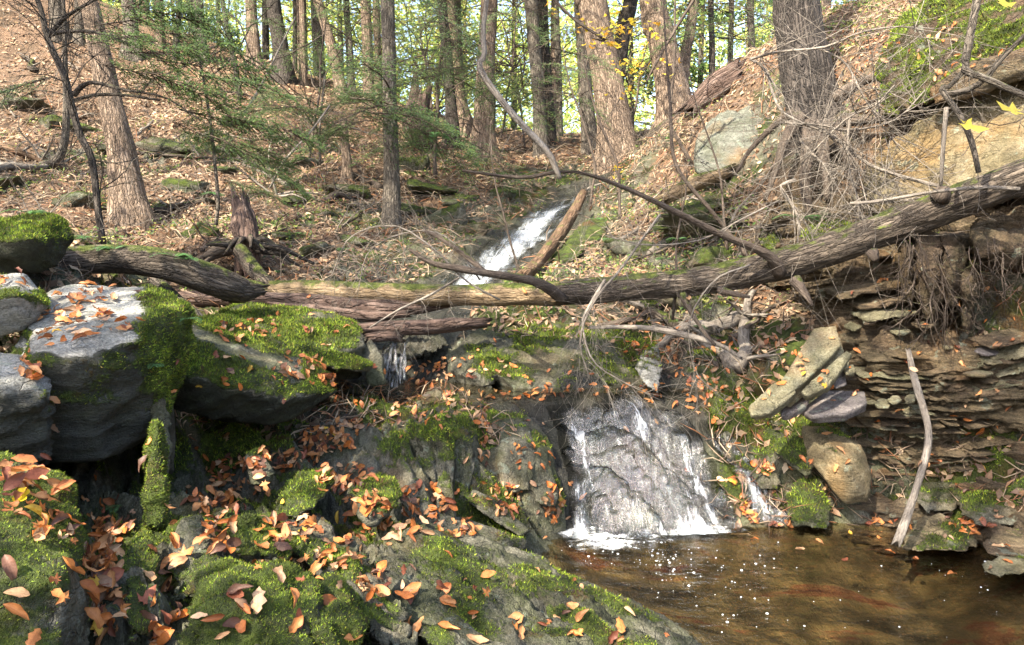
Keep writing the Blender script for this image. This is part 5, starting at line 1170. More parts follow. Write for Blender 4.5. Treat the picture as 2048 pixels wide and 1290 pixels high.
def inst(name, me, parent, loc, rz=0, sc=1, tiltx=0, tilty=0):
    o = bpy.data.objects.new(name, me); link(o); o.parent = parent; o.location = loc; o.rotation_euler = (tiltx, tilty, rz); o.scale = (sc,)*3; return o
rt = random.Random(77)
def tree(name, label, pts, mat, group=None, d=None, sides=20, flare=.5, boughs=(0, 0), crown=None, crown_z=5.5, top=11, bump=.09, n=None, big=False, cat='tree', zb=(1.2, 6), freq=9, crown_s=1.0):
    """pts: (px, py, half width px) from base upward; depth d"""
    if d is None:
        p, d = ground_at(pts[0][0], pts[0][1]); 
    W = np.array([P(x, y, d) for x, y, w in pts]); R = np.array([w/FPX*d for x, y, w in pts])
    base = W[0].copy(); gz = Hq(base[0], base[1]); 
    if gz < base[2]-.05: W = np.vstack([[W[0][0], W[0][1], gz], W]); R = np.concatenate([[R[0]*1.15], R])
    base = W[0].copy()
    dirn = (W[-1]-W[-2]); dirn /= np.linalg.norm(dirn); dirn = dirn*.5+np.array([0, 0, .5]); k = (base[2]+top-W[-1][2])/max(dirn[2], .3)
    if k > 0: W = np.vstack([W, W[-1]+dirn*k*.5, W[-1]+dirn*k]); R = np.concatenate([R, [R[-1]*.75, R[-1]*.35]])
    W = np.vstack([W[0]-[0, 0, .35], W]); R = np.concatenate([[R[0]*1.1], R])
    root = empty(name, tuple(base)); tag(root, label, cat, group)
    a = Acc(); L = np.linalg.norm(np.diff(W, axis=0), axis=1).sum(); p, r = tube(a, W, R, sides, n or int(L/.1), bump, freq, rt.randrange(999), ridge=1.0 if sides > 30 else 0)
    # buttress at the foot
    V = a.V[0]; h = V[:, 2]-base[2]; c = np.array([np.interp(V[:, 2], W[:, 2], W[:, 0]), np.interp(V[:, 2], W[:, 2], W[:, 1])]).T
    off = V[:, :2]-c; an = np.arctan2(off[:, 1], off[:, 0]); f = 1+flare*np.exp(-np.maximum(h, 0)/(R[0]*1.6))*(1+.5*np.sin(an*3+rt.random()*6)); V[:, :2] = c+off*f[:, None]
    child(a.build('trunk', M[mat]), root)
    ng, nd = boughs
    for k in range(ng+nd):
        h = rt.uniform(*zb); z = base[2]+h
        x = np.interp(z, p[:, 2], p[:, 0])-base[0]; y = np.interp(z, p[:, 2], p[:, 1])-base[1]
        me = (rt.choice(GREEN_B) if k < ng else rt.choice(DEAD_B)); inst('bough' if k < ng else 'dead_bough', me, root, (x, y, h), rt.uniform(0, 6.283), rt.uniform(.5, 1.1), 0, rt.uniform(-.1, .35))
    if crown is not None:
        inst('crown', rt.choice(crown), root, (W[-1][0]*.5+W[-2][0]*.5-base[0], W[-1][1]*.5+W[-2][1]*.5-base[1], crown_z), rt.uniform(0, 6), crown_s*rt.uniform(.85, 1.15))
    return root

# ---- the trees one can tell apart
tree('hemlock_tree', 'sunlit reddish tree leaning left at the foot of the left slope', [(264,445,34),(258,405,31),(248,340,27),(232,250,24),(205,130,20),(182,20,18),(165,-80,17)], 'bark_red', d=8.3, sides=64, n=360, boughs=(0, 5), crown=CR_HIGH, top=12, crown_z=7, flare=.25)
tree('hemlock_tree', 'slender straight dark tree with a pale lower trunk left of the upper waterfall', [(783,470,19),(784,400,17),(782,300,14.5),(780,200,13.5),(778,100,13),(775,0,13)], 'bark_grey', d=9.6, sides=40, n=300, boughs=(5, 9), crown=CR_HIGH, top=12, crown_z=7, flare=.3, zb=(1.6, 5))
tree('big_hemlock', 'largest tree with furrowed dark bark rooted on the right crest', [(1634,262,50),(1626,215,47),(1612,140,45),(1598,60,43),(1588,-30,42),(1578,-140,40)], 'bark_big', d=7.0, sides=128, n=520, boughs=(0, 3), crown=CR_HIGH, top=10, crown_z=6.5, flare=.2, bump=.10, freq=7)
T_ = [ # label, pts, mat, d, boughs
 ('straight broad tree on the ridge left of the twin leaning trees', [(966,300,24),(968,240,20),(972,120,18),(978,0,17)], 'bark_red', 14.2, (3, 6)),
 ('tree with a sunlit flaring foot just left of the straight broad tree', [(938,268,17),(925,220,13),(915,150,11),(900,0,11)], 'bark_red', 16, (2, 5)),
 ('dark slim tree left of the tree with the sunlit foot', [(905,262,14),(900,180,11),(893,90,10),(884,0,10)], 'bark_dark', 15.2, (3, 6)),
 ('thickest sunlit tree leaning left behind the fallen limb', [(1238,330,36),(1225,220,31),(1205,110,29),(1182,0,29),(1170,-60,28)], 'bark_red', 12.3, (0, 6)),
 ('broad sunlit tree leaning left among yellow leaves', [(1350,235,34),(1338,150,29),(1318,60,27),(1305,0,26)], 'bark_red', 12.6, (0, 5)),
 ('dark tree hidden behind the thickest leaning tree', [(1182,310,17),(1172,200,14),(1165,80,13),(1160,0,12)], 'bark_grey', 14.6, (2, 5)),
 ('dark tree leaning right between the two broad sunlit trees', [(1215,250,18),(1238,130,15),(1250,40,14),(1265,-20,14)], 'bark_dark', 14.8, (0, 4)),
 ('left tree of a close pair right of the straight broad tree', [(1082,330,16),(1078,200,13),(1062,0,13)], 'bark_grey', 14.5, (2, 5)),
 ('right tree of a close pair, darker and thinner', [(1103,325,13),(1096,200,11),(1084,0,11)], 'bark_dark', 15.5, (2, 5)),
 ('thin pale tree left of the close pair', [(1120,315,7),(1118,150,6),(1112,0,6)], 'bark_grey', 17, (1, 4)),
 ('tall tree on the left ridge with its lower trunk in shade', [(566,142,18),(560,90,15),(552,40,14),(546,-10,14)], 'bark_dark', 16.2, (1, 5)),
 ('pale brown straight tree on the left ridge', [(507,122,14),(506,70,12),(502,0,11)], 'bark_red', 16.4, (0, 4)),
 ('tree with a knotty trunk on the left ridge', [(402,106,12),(400,60,11),(396,0,10)], 'bark_grey', 16.5, (3, 4)),
 ('thin dark tree on the left ridge beside the knotty tree', [(352,125,7),(354,60,6.5),(358,0,6)], 'bark_dark', 15.5, (3, 3)),
 ('slender tree with a red tint right of the shaded tall tree', [(606,158,8),(606,80,6.5),(604,0,6)], 'bark_red', 16.5, (2, 4)),
 ('tree leaning left above the centre of the left slope', [(680,170,12),(662,90,10),(642,20,9),(630,-40,9)], 'bark_red', 16.4, (2, 5)),
 ('left trunk of two straight trees beside the slender dark tree', [(737,190,12),(735,100,10),(731,0,10)], 'bark_red', 16.5, (3, 5)),
 ('right trunk of two straight trees beside the slender dark tree', [(757,200,8),(756,100,7),(752,0,7)], 'bark_red', 17, (2, 5)),
 ('thin tree left of the two straight trees', [(702,180,8),(698,80,7),(692,0,6)], 'bark_grey', 17.5, (2, 5)),
 ('tree leaning right with a sunlit side, right of the yellow leaves', [(1362,195,14),(1372,100,11),(1388,0,10)], 'bark_red', 13.5, (0, 4)),
 ('thin dark tree left of the largest tree', [(1424,172,7),(1424,80,6),(1422,0,6)], 'bark_dark', 14, (1, 4)),
 ('thin dark tree close beside the largest tree', [(1504,130,8),(1503,60,7),(1501,0,7)], 'bark_dark', 13, (1, 5)),
 ('thin tree seen just right of the largest tree', [(1652,60,7),(1650,0,7)], 'bark_red', 12, (0, 4)),
 ('broad greyish tree at the top of the left slope', [(264,112,16),(262,50,13),(258,0,13)], 'bark_grey', 15.5, (3, 3)),
 ('brown tree at the top left behind the broad greyish tree', [(322,110,10),(320,50,9),(316,0,9)], 'bark_red', 16.5, (3, 3)),
 ('tree standing at the upper left corner beside the dark sapling', [(118,45,14),(112,0,12)], 'bark_grey', 15.5, (1, 3)),
 ('pale tree at the upper left near the leaning sunlit tree', [(158,60,9),(158,0,8)], 'bark_grey', 15.5, (1, 3)),
 ('sunlit broken tree stub on the middle slope', [(694,330,10),(690,290,9),(686,238,8)], 'bark_red', 10.8, (0, 0)),
]
for k, (lb, pts, mt, d, b) in enumerate(T_):
    stub = 'stub' in lb
    tree('hemlock_tree' if not stub else 'tree_stub', lb, pts, mt, d=d, sides=28, n=150, boughs=b, crown=None if stub else (CR_HIGH if k % 3 else CR_YG), top=.9 if stub else rt.uniform(10, 13), crown_z=6.2, flare=.35)
# unseen trees added left of and behind the camera to shade the near rocks
for k, (x, y, z, h) in enumerate([(-5.2,-.8,1.4,8),(-7.5,2.6,3.0,8.5),(-4.2,-3.6,1,9),(-9.5,5.5,5,8),(-1.8,-3.0,1,9)]):
    r_ = empty('hemlock_tree', (x, y, z)); tag(r_, 'tall unseen hemlock added beyond the left edge of the view for its shade', 'tree', 'unseen hemlocks added for shade beyond the left edge'); a = Acc()
    tube(a, [(x, y, z-.4), (x+.1, y, z+5), (x, y+.1, z+12)], [.22, .16, .05], 16, 60, .1, 8, k); child(a.build('trunk', M['bark_grey']), r_)
    inst('crown', CR_HIGH[k % 3], r_, (0, 0, 4.2), k, 1.0)

# ---- trees of the wood beyond the ridge
rf = random.Random(9); K = 0
for ring, (d0, d1, cnt) in enumerate([(18, 24, 16), (24, 34, 22), (34, 52, 34)]):
    for k in range(cnt):
        d = rf.uniform(d0, d1); px = rf.uniform(-80, 2100) if ring == 0 else -80+2180*(k+rf.random())/cnt
        q = P(px, 200, d); x, y = q[0], q[1]; z = float(Hq(x, y)); kind = rf.choice(['yg', 'yg', 'yg', 'yg', 'dg'])
        w = rf.uniform(.07, .2); root = empty('forest_tree', (x, y, z)); a = Acc(); hh = rf.uniform(9, 15); ln = rf.gauss(0, .5)
        tube(a, [(x, y, z-.5), (x+ln*.3, y, z+hh*.4), (x+ln, y+.2, z+hh)], [w, w*.75, w*.25], 8 if ring else 12, 16, .08, 7, k)
        child(a.build('trunk', M[rf.choice(['bark_grey', 'bark_red', 'bark_grey', 'bark_dark'])]), root)
        ms = {'yg': CR_YG, 'dg': CR_DG, 'hem': CR_HIGH}[kind]; lo = rf.uniform(.3, 3.2) if ring else rf.uniform(3.5, 5)
        inst('crown', rf.choice(ms), root, (ln*.5, 0, lo), rf.uniform(0, 6), rf.uniform(.8, 1.25)*(1+.15*ring))
        if ring < 2:
            for _ in range(4): inst('dead_bough', rf.choice(DEAD_B), root, (0, 0, rf.uniform(1, 6)), rf.uniform(0, 6), rf.uniform(.7, 1.3), 0, rf.uniform(-.2, .3))
        if kind == 'yg': tag(root, ['yellow green leafed tree in the near wood behind the ridge', 'yellow green leafed tree in the middle of the wood behind the ridge', 'yellow green leafed tree deep in the wood behind the ridge'][ring], 'tree', ['near', 'middle', 'deep'][ring]+' yellow green trees of the wood')
        else: tag(root, ['dark green evergreen in the near wood behind the ridge', 'dark green evergreen in the middle of the wood behind the ridge', 'dark green evergreen deep in the wood behind the ridge'][ring], 'tree', ['near', 'middle', 'deep'][ring]+' evergreens of the wood')
# a far wood reading as one mass
g = np.random.default_rng(5); n = 22000; th = np.radians(g.uniform(-48, 48, n)); r = g.uniform(55, 85, n); x, y = r*np.sin(th), r*np.cos(th); z = 5+g.random(n)**1.1*19
den = fbm(np.column_stack([x, y, z])*.16, 3, 161); kk = den > -.18+.25*ss(z, 14, 24); x, y, z = x[kk], y[kk], z[kk]; n = len(x)
a = Acc(); N = g.normal(size=(n, 3)); N[:, 2] += 1; N /= np.linalg.norm(N, axis=1)[:, None]; pal = np.vstack([YG, DG_[1:2], YG]); c = pal[g.integers(len(pal), size=n)]
scatter(a, [(np.array([(-.5, 0, 0), (0, -.35, .1), (.5, 0, 0), (0, .35, .1)]), np.array([[0, 1, 2, 3]]))], np.column_stack([x, y, z]), N, g.uniform(.4, .9, n), .2, c)
tag(a.build('far_woodland', M['green']), 'far sunlit yellow green wood closing the view', None, None, 'stuff')

# ------------------------------------------------------------------ dead limbs, saplings and twigs
def rtwig(acc, b, d, L, r0, lev, r, droop=.02, wander=.16, kids=6, sides=5, spread=.9):
    n = max(4, int(L/.07)); n = min(n, 16); pts, de = twigpath(b, d, L, droop, wander, n, r)
    tube(acc, pts, np.linspace(r0, max(r0*.3, .0006), len(pts)), sides, len(pts)+3, cap=False)
    if lev <= 0: return
    for k in range(kids):
        i = r.randint(1, len(pts)-2); dd = pts[i+1]-pts[i]; dd = dd/np.linalg.norm(dd)
        nd = dd+np.array([r.gauss(0, spread), r.gauss(0, spread*.8), r.gauss(0, spread)]); nd /= np.linalg.norm(nd)
        rtwig(acc, pts[i], nd, L*r.uniform(.3, .6), r0*.5, lev-1, r, droop, wander, max(2, kids-1), 3, spread)
def limb(name, label, l, mat='twig', tw=0, tl=.4, tr=.003, lev=1, seed=1, droop=.02, sides=8, cat='branch', kids=4, spread=.9, root=None, bump=.12, group=None, wander=.16, bias=(0, 0, 0)):
    if cat == 'sapling' and l[0][1] < 500:
        _, dg = ground_at(l[0][0], l[0][1]+4); l = [(x, y, d*dg/l[0][2], r) for x, y, d, r in l]; tl *= dg/6; tr *= dg/6 if dg > 6 else 1
    p, r = wpx(l); a = Acc(); q, rr = tube(a, p, r, sides, None, bump, 16, seed); o = a.build(name, M[mat]); tag(o, label, cat, group)
    if tw:
        R = random.Random(seed); a = Acc()
        for _ in range(tw):
            i = R.randint(1, len(q)-2); dd = q[i+1]-q[i]; dd /= np.linalg.norm(dd); nd = dd*.6+np.array([R.gauss(0, spread), R.gauss(0, spread*.6), R.gauss(0, spread)])+np.array(bias); nd /= np.linalg.norm(nd)
            rtwig(a, q[i], nd, tl*R.uniform(.4, 1.3), tr, lev, R, droop, wander, kids)
        t = a.build('twigs', M[mat], o); t['kind'] = 'stuff'
    return o
limb('hanging_limb', 'long bare pale limb arching down in front of the waterfall crest', [(978,-30,4.6,4.5),(966,60,4.6,5),(969,110,4.6,5.5),(958,132,4.6,6),(985,178,4.6,6.5),(1025,228,4.6,7),(1062,268,4.6,7.5),(1098,308,4.6,7),(1112,338,4.6,6),(1121,357,4.6,4)], 'twig', 6, .3, .002, 1, 3)
limb('dark_sapling', 'thin dark sapling standing in front of the left slope', [(206,492,6.4,7),(196,420,6.4,7),(184,320,6.4,7),(160,270,6.4,7),(140,200,6.4,7.5),(128,150,6.4,7.5),(96,80,6.4,6),(82,20,6.4,5.5),(60,-40,6.4,5)], 'bark_dark', 26, .8, .005, 2, 4, .03, cat='sapling', kids=5, bias=(.5, 0, .1))
for k, l in enumerate([[(96,75,6.4,5),(125,40,6.35,4),(170,10,6.3,3),(230,-20,6.2,2)], [(100,70,6.4,4),(140,62,6.3,4),(200,66,6.2,3),(260,90,6.1,2)], [(148,190,6.4,6),(165,172,6.35,5),(190,165,6.3,4),(250,180,6.2,3),(330,195,6.1,2),(400,240,6,1.5)], [(150,200,6.4,4),(190,190,6.3,3.5),(250,190,6.2,3),(320,200,6.1,2)]]):
    limb('sapling_branch', ['arched upper branch of the dark sapling', 'short upper branch of the dark sapling reaching right', 'long middle branch of the dark sapling reaching over the leaning tree', 'lower branch of the dark sapling crossing the leaning tree'][k], l, 'bark_dark', 10, .5, .003, 1, 30+k, .03)
limb('curved_sapling', 'greyish sapling with a hooked foot on the left slope', [(82,332,7.6,9),(108,325,7.6,9),(125,300,7.6,8),(132,255,7.6,7),(132,190,7.6,6),(130,120,7.6,5),(128,40,7.6,4),(125,-40,7.6,3)], 'bark_grey', 6, .5, .003, 1, 5, cat='sapling')
limb('sapling', 'thin straight dark sapling on the upper left slope', [(480,198,13,6),(470,130,13,5.5),(455,60,13,5),(443,-10,13,4.5),(430,-80,13,4)], 'bark_dark', 22, .9, .008, 1, 6, cat='sapling')
limb('leaning_pole', 'thin yellowish dead pole leaning right on the left slope', [(484,235,10,2.8),(520,175,10,2.5),(560,95,10,2),(590,35,10,1.5)], 'twig', 4, .3, .003, 0, 7, cat='stick')
limb('leaning_pole', 'lower thin dead pole leaning right below the hemlock sprays', [(540,375,8.5,2.8),(570,320,8.5,2.5),(620,265,8.5,2),(660,210,8.6,1.5)], 'twig', 5, .4, .003, 0, 8, cat='stick')
for k, (x0, y0, x1, y1, x2, y2, d, w) in enumerate([(870,355,875,230,880,135,11.5,4.5),(862,240,858,180,842,80,13,3),(1000,280,1012,200,1030,60,13,2.5),(1050,300,1040,200,1020,120,13,2.2),(1180,420,1190,330,1140,170,7.2,3),(1500,520,1352,330,1332,100,6.2,4.5),(1385,330,1340,240,1350,20,6.6,4),
        (1215,330,1270,220,1300,60,7.5,2.5),(1290,210,1262,120,1268,0,9,2.5),(1135,240,1130,120,1128,0,10,2),(618,320,640,180,650,60,12,2.5),(1455,500,1440,350,1390,200,5.9,2.5),(1345,640,1352,500,1370,395,5.6,3),(1240,440,1235,330,1180,180,8,3.5),(1045,560,1005,420,985,330,7.4,2.2)]):
    limb('sapling', ['thin bare sapling growing on the far slope', 'thin bare sapling growing near the waterfall crest'][k % 2] if False else 'bare sapling number '+str(k), [(x0, y0, d, w), ((x0+x1)/2+rt.uniform(-4, 4), (y0+y1)/2, d, w*.95), (x1, y1, d, w*.85), ((x1+x2)/2+rt.uniform(-5, 5), (y1+y2)/2, d, w*.7), (x2, y2, d, w*.5), (x2*1.3-x1*.3, y2*1.5-y1*.5, d, w*.3)], 'twig_dark', 12, .09*d, .0005*d, 1, 60+k, cat='sapling')
SAPL = ['bare sapling in front of the dark slim tree', 'thin bare sapling left of the broken skyline stump', 'thin sapling bending right of the straight broad tree', 'thinnest sapling bending left below the straight broad tree', 'thin stem curving over the upper waterfall', 'dark stem rising from the fallen log and bending left', 'dark upright stem left of the pale crag',
        'slim stem bending right before the thickest leaning tree', 'slim dark stem among the yellow leaves', 'fine upright stem left of the thickest leaning tree', 'slim stem rising over the green sprays of the middle slope', 'thin stem left of the pale crag leaning left', 'short dark stem standing at the fallen log', 'brown stem right beside the upper waterfall', 'fine stem curving up from the stripped log']
for o in list(bpy.data.objects):
    if str(o.get('label', '')).startswith('bare sapling number'): o['label'] = SAPL[int(o['label'].split()[-1])]
# dead hemlock top lying over the stripped log: bleached arching twigs
limb('dead_branch', 'bleached twiggy branch arching over the stripped log', [(1000,600,5.2,2.1),(930,560,5.15,2.1),(870,500,5.1,1.8),(790,452,5.1,1.6),(700,475,5.1,1.2),(660,560,5.1,0.72)], 'twig', 34, .45, .0015, 1, 21, .08, kids=5)
limb('dead_branch', 'arched twig with drooping ends left of the upper waterfall', [(960,560,5.3,1.8),(900,480,5.3,1.7),(830,462,5.3,1.4),(740,500,5.3,1.1),(715,590,5.25,0.72)], 'twig', 34, .45, .0014, 1, 22, .08, kids=5)
limb('dead_branch', 'stiff pale stick poking out over the short red log', [(918,556,5.3,2.4),(860,590,5.25,2.4),(800,618,5.2,2.1),(740,655,5.15,1.5)], 'twig', 12, .3, .0014, 1, 23, .05)
limb('dead_branch', 'forked pale branch hanging from the middle of the fallen log', [(1210,560,5.1,3.6),(1180,610,5.0,3),(1165,650,4.95,2.4),(1185,720,4.9,1.8),(1240,760,4.85,1.3),(1320,800,4.85,0.9)], 'twig', 36, .5, .0014, 1, 24, .06, kids=5)
limb('dead_branch', 'loose looping branch below the fallen log right of centre', [(1320,430,5.2,3),(1290,470,5.1,2.7),(1240,540,5.0,2.7),(1190,600,4.95,2.4),(1160,680,4.95,1.8),(1180,760,4.95,1.2)], 'twig', 34, .5, .0014, 1, 25, .06, kids=5)
limb('dead_branch', 'thin twigs looping over the upper fallen log right of centre', [(1500,530,4.95,1.8),(1430,560,4.9,1.7),(1380,640,4.85,1.4),(1390,740,4.85,1.2),(1450,800,4.85,0.72)], 'twig', 26, .45, .0013, 1, 26, .08, kids=5)
limb('dead_branch', 'thin curling vine stems above the split log', [(1560,400,5.0,1.5),(1480,440,5.0,1.5),(1400,480,5.0,1.5),(1290,490,5.0,1.3),(1210,470,5.1,0.9)], 'twig', 20, .4, .0014, 1, 27, .05)
# brush tangle under the big tree
BR = [([(1500,118,5.6,4),(1530,140,5.55,4.5),(1555,210,5.5,5),(1590,240,5.45,5),(1660,270,5.4,5),(1740,330,5.3,5),(1830,360,5.2,6),(1905,378,5.1,6)], 'main crooked stem of the dead brush before the big tree'),
      ([(1502,118,5.5,5),(1560,103,5.45,4),(1650,94,5.35,4),(1730,62,5.2,3),(1830,55,5.1,2.5),(1865,95,5.1,2)], 'arching dark twig crossing the big tree trunk'),
      ([(1640,98,5.4,3.5),(1690,125,5.35,3),(1720,180,5.3,3),(1750,230,5.3,2),(1800,300,5.3,1.5)], 'drooping forked twig in front of the leafy crest'),
      ([(1570,245,5.4,4),(1640,250,5.35,3.5),(1700,260,5.3,3.5),(1790,240,5.2,3),(1850,180,5.2,2)], 'pale twig bending up under the roots'),
      ([(1590,360,5.4,7),(1560,375,5.35,5),(1590,420,5.35,5),(1600,470,5.3,4)], 'pale bent root end hanging at the log'),
      ([(1700,230,5.3,4.5),(1695,300,5.3,4),(1705,370,5.3,3.5),(1730,420,5.25,2)], 'straight pale stem hanging through the tangle'),
      ([(1600,280,5.5,4),(1650,330,5.4,3.5),(1720,370,5.35,3),(1820,420,5.3,2)], 'low twig running across the tangle to the right'),
      ([(1790,170,5.2,3),(1750,210,5.25,3),(1690,240,5.3,3),(1600,330,5.35,2)], 'twig running down left from the leafy crest')]
for k, (l, lb) in enumerate(BR):
    l = [(x, y, d, r*.62) for x, y, d, r in l]
    limb('dead_brush', lb, l, 'twig', 27, .8, .0032, 1, 200+k, .008, kids=5, spread=.9, cat='brush', wander=.06)
limb('grey_limb', 'thick pale grey limb crossing the upper right corner', [(1960,-30,4.0,7),(1948,30,4.0,7.5),(1936,95,4.0,8),(1930,140,4.0,8),(1960,152,3.95,6.5),(2000,170,3.9,6.5),(2060,195,3.85,6),(2120,205,3.8,6)], 'bark_grey', 5, .3, .003, 1, 301, sides=20, bump=.1)
limb('grey_limb', 'grey limb forking down over the sandstone', [(1932,135,4.0,5),(1900,172,4.05,5),(1882,176,4.05,6),(1902,205,4.05,6),(1925,240,4.0,6),(1945,290,4.0,5.5),(1957,345,4.0,5)], 'bark_grey', 4, .3, .003, 1, 302, sides=20, bump=.1)
limb('grey_limb', 'thin grey limb rising to the right over the sandstone', [(1895,186,4.05,6),(1930,182,4.0,6),(1970,158,3.95,5.5),(2000,120,3.9,5),(2035,85,3.85,4),(2080,40,3.8,4)], 'bark_grey', 8, .35, .002, 1, 303, sides=16)
limb('grey_limb', 'straight pale stem standing against the sandstone', [(1893,215,4.3,4.5),(1888,270,4.3,4.5),(1884,330,4.3,4),(1882,372,4.3,3)], 'twig', 4, .2, .002, 0, 304)
limb('dead_branch', 'long thin twig lying along the top of the fallen log', [(1700,407,4.55,3),(1760,402,4.5,3),(1860,385,4.45,3.5),(1960,375,4.4,4),(2040,378,4.3,4)], 'twig', 14, .25, .002, 1, 305, cat='branch')
# roots hanging from the overhang and straggling over the rock below the big tree
rr_ = random.Random(31)
rootacc = Acc()
for k in range(34):
    px = rr_.uniform(1790, 2060); py = rr_.uniform(455, 520); d = 4.75-(px-1790)/270*.25+rr_.uniform(-.1, .1); L = rr_.uniform(.15, .65)*(1.3 if px < 1960 else .6)
    rtwig(rootacc, P(px, py, d), (rr_.gauss(0, .2), rr_.gauss(0, .15), -1), L, rr_.uniform(.0012, .005), 1, rr_, .12, .28, 4, 4, .9)
for k in range(40):
    px = rr_.uniform(1800, 1960); py = rr_.uniform(480, 640); d = 4.8+rr_.uniform(-.1, .1)
    rtwig(rootacc, P(px, py, d), (rr_.gauss(0, .3), rr_.gauss(0, .15), -1), rr_.uniform(.1, .4), rr_.uniform(.0015, .008), 1, rr_, .1, .3, 4, 4, .9)
o = rootacc.build('hanging_roots', M['twig_dark']); tag(o, 'curtain of dark rootlets hanging under the overhanging bank', None, None, 'stuff')
for k, l in enumerate([[(1600,235,6.6,22),(1570,280,6.5,14),(1555,330,6.4,9),(1530,400,6.2,5)], [(1625,250,6.4,24),(1615,310,6.2,18),(1610,370,6.1,14),(1620,430,6.0,8)], [(1660,250,6.3,24),(1690,290,6.1,16),(1705,350,6.0,11),(1700,400,5.9,7)], [(1690,240,6.4,20),(1740,240,6.1,12),(1790,230,5.9,10),(1850,200,5.7,8),(1920,170,5.5,6)], [(1590,225,6.7,16),(1550,250,6.8,9),(1500,300,6.9,6),(1470,350,6.9,4)], [(1670,200,6.5,20),(1730,160,6.4,12),(1800,150,6.2,8),(1860,130,6.1,5)],[(1640,260,6.3,18),(1650,330,6.1,13),(1655,400,6.0,9)]]):
    l = [(x, y, d, r*.75) for x, y, d, r in l]
    limb('tree_root', ['root of the big tree sweeping left over the crest', 'thick root of the big tree dropping straight to the green boulder', 'root of the big tree dropping right beside the sandstone', 'long root of the big tree running right along the overhang', 'thin root of the big tree reaching the pale crag', 'root of the big tree climbing the leafy crest', 'middle root of the big tree dropping behind the dead brush'][k], l, 'root', 7, .45, .0022, 1, 400+k, .05, 14, 'root', bias=(0, -.2, -.6))
rk = random.Random(91); placed = 0; WH = []
for k in range(64):
    px, py = (rk.uniform(0, 760), rk.uniform(60, 500)) if k < 40 else (rk.uniform(1180, 1560), rk.uniform(380, 700))
    p, d = ground_at(px, py)
    if d > 16 or d < 5: continue
    an = rk.uniform(0, 3.14); L = rk.uniform(.5, 1.9) if k < 40 else rk.uniform(.4, 1.1); m_ = 7; r0 = rk.uniform(.008, .035) if k % 5 else .06
    ux = np.linspace(-.5, .5, m_)*L; x = p[0]+ux*math.cos(an)+np.array([rk.gauss(0, .03) for _ in range(m_)]); y = p[1]+ux*math.sin(an)*.8+np.array([rk.gauss(0, .03) for _ in range(m_)]); z = Hq(x, y)
    z = np.maximum(z, np.linspace(z[0], z[-1], m_))+r0*.8
    a = Acc(); q, rr = tube(a, np.column_stack([x, y, z]), np.linspace(r0, r0*.4, m_), 10, None, .2, 14, k); tw_ = Acc()
    for _ in range(rk.randint(2, 6)):
        i = rk.randint(1, len(q)-2); rtwig(tw_, q[i], (rk.gauss(0, 1), rk.gauss(-.2, .5), rk.uniform(.2, 1)), L*rk.uniform(.15, .4), r0*.35, 1, rk, .02, .12, 3, 4)
    mt = rk.choice(['twig', 'twig', 'log_split', 'twig_dark', 'log_moss']); o = a.build('fallen_branch', M[mt]); tag(o, {'twig': 'pale dead branch', 'log_split': 'orange brown dead branch', 'twig_dark': 'dark dead branch', 'log_moss': 'mossy dead branch'}[mt]+(' lying in the leaves of the left slope' if k < 40 else ' lying on the right slope above the stream'), 'branch', {'twig': 'pale', 'log_split': 'orange brown', 'twig_dark': 'dark', 'log_moss': 'mossy'}[mt]+' branches lying on the '+('left' if k < 40 else 'right')+' slope')
    t_ = tw_.build('twigs', M['twig' if mt != 'twig_dark' else 'twig_dark'], o); t_['kind'] = 'stuff'
# hair-fine twigs over the middle slopes
tw = Acc(); rw = random.Random(55)
for k in range(230):
    px, py = rw.uniform(560, 1560), rw.uniform(260, 640)
    if 930 < px < 1180 and 390 < py < 570: continue
    p, d = ground_at(px, py)
    if d > 14: continue
    rtwig(tw, p, (rw.gauss(0, .8), rw.gauss(-.2, .3), rw.uniform(.2, 1)), rw.uniform(.3, .9), .0005*d, 1, rw, .05, .2, 4, 3)
for k in range(240):
    px, py = rw.uniform(0, 700), rw.uniform(10, 500); p, d = ground_at(px, py)
    rtwig(tw, p, (rw.gauss(0, .8), rw.gauss(-.2, .3), rw.uniform(.1, .8)), rw.uniform(.3, 1.0), .0005*d, 1, rw, .05, .2, 3, 3)
tag(tw.build('brushwood', M['twig']), 'thin dead brushwood standing out of the litter on both slopes', None, None, 'stuff')

